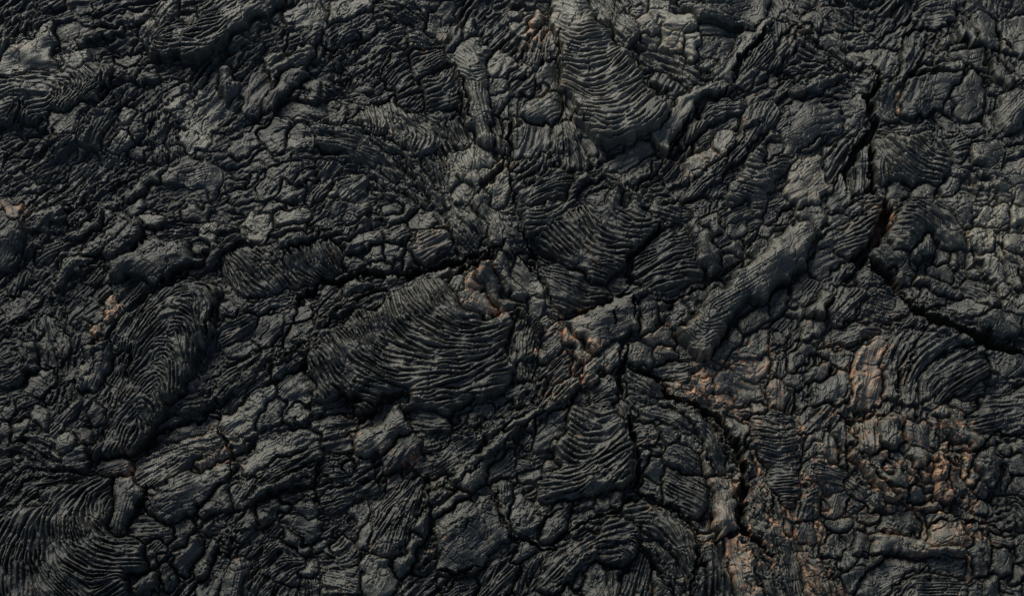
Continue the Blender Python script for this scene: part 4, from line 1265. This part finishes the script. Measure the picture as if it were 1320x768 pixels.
def build(name, Q, parent=None, depth=0.16):
    """one mesh: its part of the crust plus walls reaching down into the ground"""
    e = np.concatenate([Q[:, [0, 1]], Q[:, [1, 2]], Q[:, [2, 3]], Q[:, [3, 0]]])
    key = np.minimum(e[:, 0], e[:, 1]).astype(np.int64) * (W * H) + np.maximum(e[:, 0], e[:, 1])
    u, ix, cnt = np.unique(key, return_index=True, return_counts=True)
    be = e[ix[cnt == 1]]
    ids, inv = np.unique(Q.ravel(), return_inverse=True); inv = inv.reshape(-1, 4)
    cx, cy = FVX[ids].mean(), FVY[ids].mean(); zb = FVZ[ids].min() - depth
    co = np.stack([FVX[ids] - cx, FVY[ids] - cy, FVZ[ids] - zb], 1)
    bid = np.unique(be.ravel()); nb = len(bid)
    top = np.stack([FVX[bid] - cx, FVY[bid] - cy, FVZ[bid] - zb], 1); bot = top.copy(); bot[:, 2] = 0
    n0 = len(ids); m = np.searchsorted(bid, be)
    walls = np.stack([m[:, 1] + n0, m[:, 0] + n0, m[:, 0] + n0 + nb, m[:, 1] + n0 + nb], 1)
    allc = np.concatenate([co, top, bot]); allq = np.concatenate([inv, walls])
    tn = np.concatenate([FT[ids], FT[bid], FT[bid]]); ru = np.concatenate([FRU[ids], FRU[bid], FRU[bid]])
    me = mesh_from(name, allc, allq, tn, ru)
    o = bpy.data.objects.new(name, me); C.objects.link(o); o.location = (cx, cy, zb)
    return o
# ---------------------------------------------------------------- which face belongs to whom; a strip of ground stays in every gap
FLb = LAB[:-1, :-1]
own = np.where((DE[:-1, :-1] >= 1.0) & (LAB[1:, :-1] == FLb) & (LAB[:-1, 1:] == FLb) & (LAB[1:, 1:] == FLb) & (CD[:-1, :-1] < 4), FLb, 0)
# a piece is one connected body: crumbs cut off from it fall to the rubble
def largest_only(own):
    ys, xs = np.nonzero(own); v = own[ys, xs]
    brk = np.r_[True, (np.diff(ys) != 0) | (np.diff(xs) != 1) | (np.diff(v) != 0)]
    s0 = np.flatnonzero(brk); e0 = np.r_[s0[1:], len(ys)] - 1
    ry, ra, rb, rv = ys[s0], xs[s0], xs[e0], v[s0]; n_ = len(ry); par = list(range(n_))
    def find(a):
        while par[a] != a: par[a] = par[par[a]]; a = par[a]
        return a
    row = np.searchsorted(ry, np.arange(own.shape[0] + 1)).tolist(); A_, B_, V_ = ra.tolist(), rb.tolist(), rv.tolist()
    for y in range(1, own.shape[0]):
        i, j = row[y - 1], row[y]; ei, ej = row[y], row[y + 1]
        while i < ei and j < ej:
            if A_[i] <= B_[j] and A_[j] <= B_[i] and V_[i] == V_[j]:
                a, b = find(i), find(j)
                if a != b: par[a] = b
            if B_[i] < B_[j]: i += 1
            else: j += 1
    root = np.array([find(a) for a in range(n_)]); ln_ = rb - ra + 1
    size = np.bincount(root, weights=ln_, minlength=n_)
    bestr = {}
    for r_ in np.unique(root):
        if size[r_] > bestr.get(V_[r_], (0, 0))[0]: bestr[V_[r_]] = (size[r_], r_)
    good = np.array([bestr[V_[a]][1] == root[a] for a in range(n_)])
    out = own.copy(); bad = ~np.repeat(good, ln_)
    out[ys[bad], xs[bad]] = 0
    return out
own = largest_only(own)
area = np.bincount(own.ravel(), minlength=NH + NS + 1) / S ** 2
fx = XX[:-1, :-1] - MX; fy = YY[:-1, :-1] - MY
seen = (fx > -4) & (fx < 1324) & (fy > -4) & (fy < 772)
vis = np.bincount(own[seen].ravel(), minlength=NH + NS + 1)
sumx = np.bincount(own.ravel(), weights=fx.ravel(), minlength=NH + NS + 1) / S ** 2; sumy = np.bincount(own.ravel(), weights=fy.ravel(), minlength=NH + NS + 1) / S ** 2
hand = [j for j in range(1, NH + 1) if vis[j] > 30]
fill = sorted([j for j in range(NH + 1, NH + NS + 1) if vis[j] > 25], key=lambda j: -vis[j])[:NFILL]
keep = np.zeros(NH + NS + 1, bool); keep[hand] = True; keep[fill] = True
rub = np.zeros(NH + NS + 1, bool); rub[NH + 1:] = True; rub[1:NH + 1] = True; rub &= ~keep

# --- names and labels
KN = {'r': ('ropy_lava_lobe', 'lava lobe'), 's': ('smooth_lava_slab', 'lava slab'), 't': ('furrowed_lava_slab', 'lava slab'), 'g': ('rounded_lava_ridge', 'lava ridge')}
marks = []                                    # things that carry a hand-written label are the landmarks
SHORT = [
 ('broad smooth tan-grey slab split', 'the forked-crack tan slab'), ('ropy lava lobe of nested arcs opening left', 'the left-edge ropy lobe'),
 ('long ropy tongue of fine arcs near', 'the fine ropy tongue at top left'), ('smooth elongated slab with a pale rounded back', 'the pale-backed leaning slab'),
 ('ropy lobe of curved folds left of the upright', 'the curved folds beside the upright column'), ('upright lava column', 'the upright lava column'),
 ('pale tan broken plate just under', 'the tan broken plate under the column'), ('short ropy lobe with steep ribs', 'the steep-ribbed ropy lobe'),
 ('big ropy lava tongue hanging', 'the big top ropy tongue'), ('pale tan broken plate right of', 'the tan plates beside the tongue neck'),
 ('long flat-topped pale ridge slab', 'the long diagonal ridge slab'), ('fan-shaped ropy sheet fading', 'the fan-shaped ropy sheet'),
 ('small pinkish rock wedge', 'the pinkish rock wedge'), ('rounded triangular plate right', 'the triangular plate by the jagged crack'),
 ('smooth tan-grey mound beside', 'the tan-grey mound'), ('dark domed slab right', 'the dark domed slab'),
 ('upper of two small rust', 'the two rusty stones'), ('ropy lobe of swept arcs', 'the swept-arc ropy lobe'),
 ('large smooth block above', 'the large smooth block at left'), ('small upright pale toe', 'the pale upright toe'),
 ('tall ropy tongue of arched', 'the tall arched ropy tongue'), ('thin upright rust-orange splinter', 'the rust-orange splinter'),
 ('ropy sheet of steep wavy', 'the wavy ropy sheet'), ('tan slab with a pink tinge', 'the pink-tinged slab over the long crack'),
 ('largest ropy lobe', 'the largest ropy lobe'), ('pale orange-tinged plate on', 'the orange-tinged rim plate'),
 ('ropy lobe with swirled', 'the swirled ropy lobe'), ('ropy fan with long combed', 'the combed ropy fan'),
 ('long smooth rounded tongue', 'the long smooth diagonal tongue'), ('dark upturned slab', 'the dark upturned slab'),
 ('pale splintered bar', 'the pale splintered bar'), ('flat grey plate with orange', 'the orange-rimmed grey plate'),
 ('arched lava lobe with broad', 'the broad-fold arched lobe'), ('pale rounded rock at the right', 'the pale rounded rock at right'),
 ('outermost curved fold', 'the outer arched fold'), ('dark nested ropy lobe', 'the nested lobe at the right edge'),
 ('large pinkish tan crust', 'the pinkish crust patch'), ('big ropy lobe of sweeping', 'the lower-left ropy lobe'),
 ('long smooth dark slab slanting', 'the long dark slanting slab'), ('smooth tan-grey rock face', 'the tan-grey rock face'),
 ('smooth rounded lobe with a tan', 'the tan-rimmed rounded lobe'), ('wedge-shaped slab combed', 'the combed wedge slab'),
 ('smooth tube-like ridge', 'the tube-like ridge'), ('large dark dented block', 'the dented dark block'),
 ('tiny white chip', 'the tiny white chip'), ('heavily folded lava lobe', 'the drapery-fold lobe'),
 ('arched ropy lobe at the bottom', 'the arched ropy lobe at the bottom'), ('small panel of straight', 'the straight-rope panel'),
 ('tan rounded ridge curving', 'the curving tan ridge'), ('rust-speckled tan crust', 'the rust-speckled crust strip'),
 ('fine-ribbed ropy strip', 'the fine-ribbed ropy strip'), ('tan rolled ridge ending', 'the rolled ridge with a curl'),
 ('long tan-rimmed ledge roll', 'the tan-rimmed ledge roll')]
for i, p in enumerate(pieces):
    if p['label'] and keep[i + 1]:
        for a, b in SHORT:
            if p['label'].startswith(a): marks.append((b, p['c'] - [MX, MY], i + 1)); break
    p['cc'] = p['c'] - np.array([MX, MY])
def side(d):
    a = math.degrees(math.atan2(-d[1], d[0])) % 360
    return ['right of', 'up-right of', 'above', 'up-left of', 'left of', 'down-left of', 'below', 'down-right of'][int(((a + 22.5) % 360) // 45)]
def look(j):
    t = tt[j]; rr_ = tru[j]
    c = 'rust-orange' if rr_ > .6 else 'rust-tinged' if rr_ > .2 else 'pale tan' if t > .42 else 'brownish' if t > .22 else 'dark'
    return c
def describe(j):
    a = area[j]; size = 'tiny' if a < 150 else 'small' if a < 420 else 'medium' if a < 1200 else 'large'
    if j <= NH:
        p = pieces[j - 1]; k = p['kind']
        shp = ('long narrow ' if p['el'] > 3 else 'elongated ' if p['el'] > 1.9 else '')
        noun = {'r': 'ropy lobe', 's': 'smooth slab' if a > 420 else 'smooth stone', 't': 'furrowed slab', 'g': 'rounded ridge'}[k]
    else: shp = ''; noun = 'rock lump'
    return f'{size} {look(j)} {shp}{noun}', noun
info = []
for j in hand + fill:
    c_ = np.array([sumx[j], sumy[j]]) / max(area[j], 1)
    info.append([j, c_])
groups = {}; label = {}
for j, c_ in info:
    if j <= NH and pieces[j - 1]['label']: label[j] = pieces[j - 1]['label']; continue
    ds = sorted([(math.hypot(*(c_ - m[1])) - 0.5 * inr[m[2]], m) for m in marks if m[2] != j], key=lambda q_: q_[0])
    m1 = ds[0][1]
    d_, noun = describe(j)
    groups.setdefault(f'{d_} {side(c_ - m1[1])} {m1[0]}', []).append((j, c_, m1))
ORD = ['', 'nearest', 'second nearest', 'third nearest', 'fourth nearest', 'fifth nearest', 'sixth nearest', 'seventh nearest', 'eighth nearest']
for base, mem in groups.items():
    if len(mem) == 1: label[mem[0][0]] = base; continue
    mem.sort(key=lambda q_: math.hypot(*(q_[1] - q_[2][1])))
    for r_, (j, c_, m1) in enumerate(mem):
        if len(mem) == 2: w_ = ('nearer', 'farther')[r_] + ' of two:'
        else: w_ = (ORD[r_ + 1] if r_ + 1 < len(ORD) else f'{r_ + 1}th nearest') + f' of {len(mem)}:'
        w_ = w_.replace(' of two:', '').replace(f' of {len(mem)}:', '')
        label[j] = f'{w_} {base}'
for j in list(label):
    for cut in ('elongated ', 'long narrow ', 'the ', 'small ', 'rounded '):
        if len(label[j].split()) > 16 and label[j].split()[0] != 'the': label[j] = label[j].replace(cut, '', 1)

# --- build them
ys, xs = np.nonzero(own); vals = own[ys, xs]; od = np.argsort(vals, kind='stable'); vals, ys, xs = vals[od], ys[od], xs[od]
st_ = np.searchsorted(vals, np.arange(NH + NS + 2))
def qof(j):
    a = ys[st_[j]:st_[j + 1]] * W + xs[st_[j]:st_[j + 1]]
    return np.stack([a + W, a + W + 1, a + 1, a], 1)
GRP = {'r': 'ropy lobes of the lava field', 's': 'smooth slabs and stones of the lava field', 't': 'furrowed slabs of the lava field', 'g': 'rounded ridges of the lava field'}
for j in hand + fill:
    if j <= NH:
        k = pieces[j - 1]['kind']; name, cat = KN[k]; grp = GRP[k]
        if k == 's' and area[j] < 420: name, cat = 'smooth_lava_stone', 'stone'
    else: name, cat, grp = 'lava_lump', 'lava lump', 'small lumps wedged between the larger pieces'
    if j <= NH and k == 'r' and inr[j] > 17:
        Q = qof(j); a_ = Q[:, 3]; core = (DE.ravel()[a_] > 7.5)
        lab_core = np.zeros_like(own); lab_core.ravel()[(a_ // W)[core] * (W - 1) + (a_ % W)[core]] = 1
        lab_core = largest_only(lab_core); core = lab_core.ravel()[(a_ // W) * (W - 1) + a_ % W] > 0
        c1 = build('rope_folds', Q[core]); c2 = build('lobe_margin', Q[~core])
        zb = min(c1.location.z, c2.location.z); cx = (c1.location.x + c2.location.x) / 2; cy = (c1.location.y + c2.location.y) / 2
        o = bpy.data.objects.new(name, None); C.objects.link(o); o.location = (cx, cy, zb); o.empty_display_size = .2
        for c_ in (c1, c2):
            c_.location = (c_.location.x - cx, c_.location.y - cy, c_.location.z - zb); c_.parent = o
    else: o = build(name, qof(j))
    o['label'] = label[j]; o['category'] = cat; o['group'] = grp; o['kind'] = 'thing'
mr = rub[own]
o = build('lava_rubble', quads_of(mr), depth=0.1); o['kind'] = 'stuff'; o['label'] = 'countless small black lava crumbs filling the hollows and gaps'; o['category'] = 'rubble'
gm = own == 0
o = build('lava_ground', quads_of(gm), depth=0.3); o['kind'] = 'structure'

# --- the lava plain going on beyond the surveyed patch: one coarse sheet to the horizon
def axis(lo, hi, far, n_in, n_out):
    k = np.arange(1, n_out + 1); st = (hi - lo) / n_in; g_ = 1.052
    ext = np.cumsum(st * g_ ** k); ext = ext * 1.0
    return np.concatenate([lo - ext[::-1], np.linspace(lo, hi, n_in + 1), hi + ext])
ax = axis(-11.5, 11.5, 0, 660, 100); ay = axis(-8.0, 9.5, 0, 500, 100)
GX, GY = np.meshgrid(ax, ay)
def fold(a, n_): a = np.abs(a) % (2 * n_ - 2); return np.where(a > n_ - 1, 2 * n_ - 2 - a, a).astype(int)
m_ = 40                                       # the same kind of crust carries on: heights and colours taken from the patch's own fields
fxi = fold(GX * 100 * S + 1e4, W - 2 * m_) + m_; fyi = fold(GY * 100 * S + 1e4, H - 2 * m_) + m_
ylo, yhi = VY[-1].min(), VY[0].max()
half = np.interp(GY, np.sort(VY[:, -1]), np.sort(VX[:, -1]))
ins = np.minimum(np.minimum(half - np.abs(GX), GY - ylo), yhi - GY)      # > 0 under the surveyed patch
GZ = (1.35 * h[fyi, fxi] * PXM - 0.03 + 0.35 * sstep(-ins, 1, 12) * fnoise(60, 43)[fold(GY * 12 + 900, H), fold(GX * 12 + 900, W)]) * (0.3 + 0.7 * sstep(-ins, 0.0, 0.15))
GZ = np.where(ins > 0.0, -0.9 * np.clip(ins / 0.12, 0, 1), GZ)
ny, nx = GX.shape; ii = (np.arange(ny - 1)[:, None] * nx + np.arange(nx - 1)[None])
ii = ii[ins[:-1, :-1] < 0.3].ravel()
Q = np.stack([ii, ii + 1, ii + nx + 1, ii + nx], 1)
ids, inv = np.unique(Q.ravel(), return_inverse=True)
co = np.stack([GX.ravel(), GY.ravel(), GZ.ravel()], 1)[ids]
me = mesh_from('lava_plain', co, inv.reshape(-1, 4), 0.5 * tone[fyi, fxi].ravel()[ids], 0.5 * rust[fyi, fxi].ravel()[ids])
o = bpy.data.objects.new('lava_plain', me); C.objects.link(o); o['kind'] = 'structure'
print('built', len(hand), len(fill), 'objects', len(bpy.data.objects), round(time.time() - T0, 1))
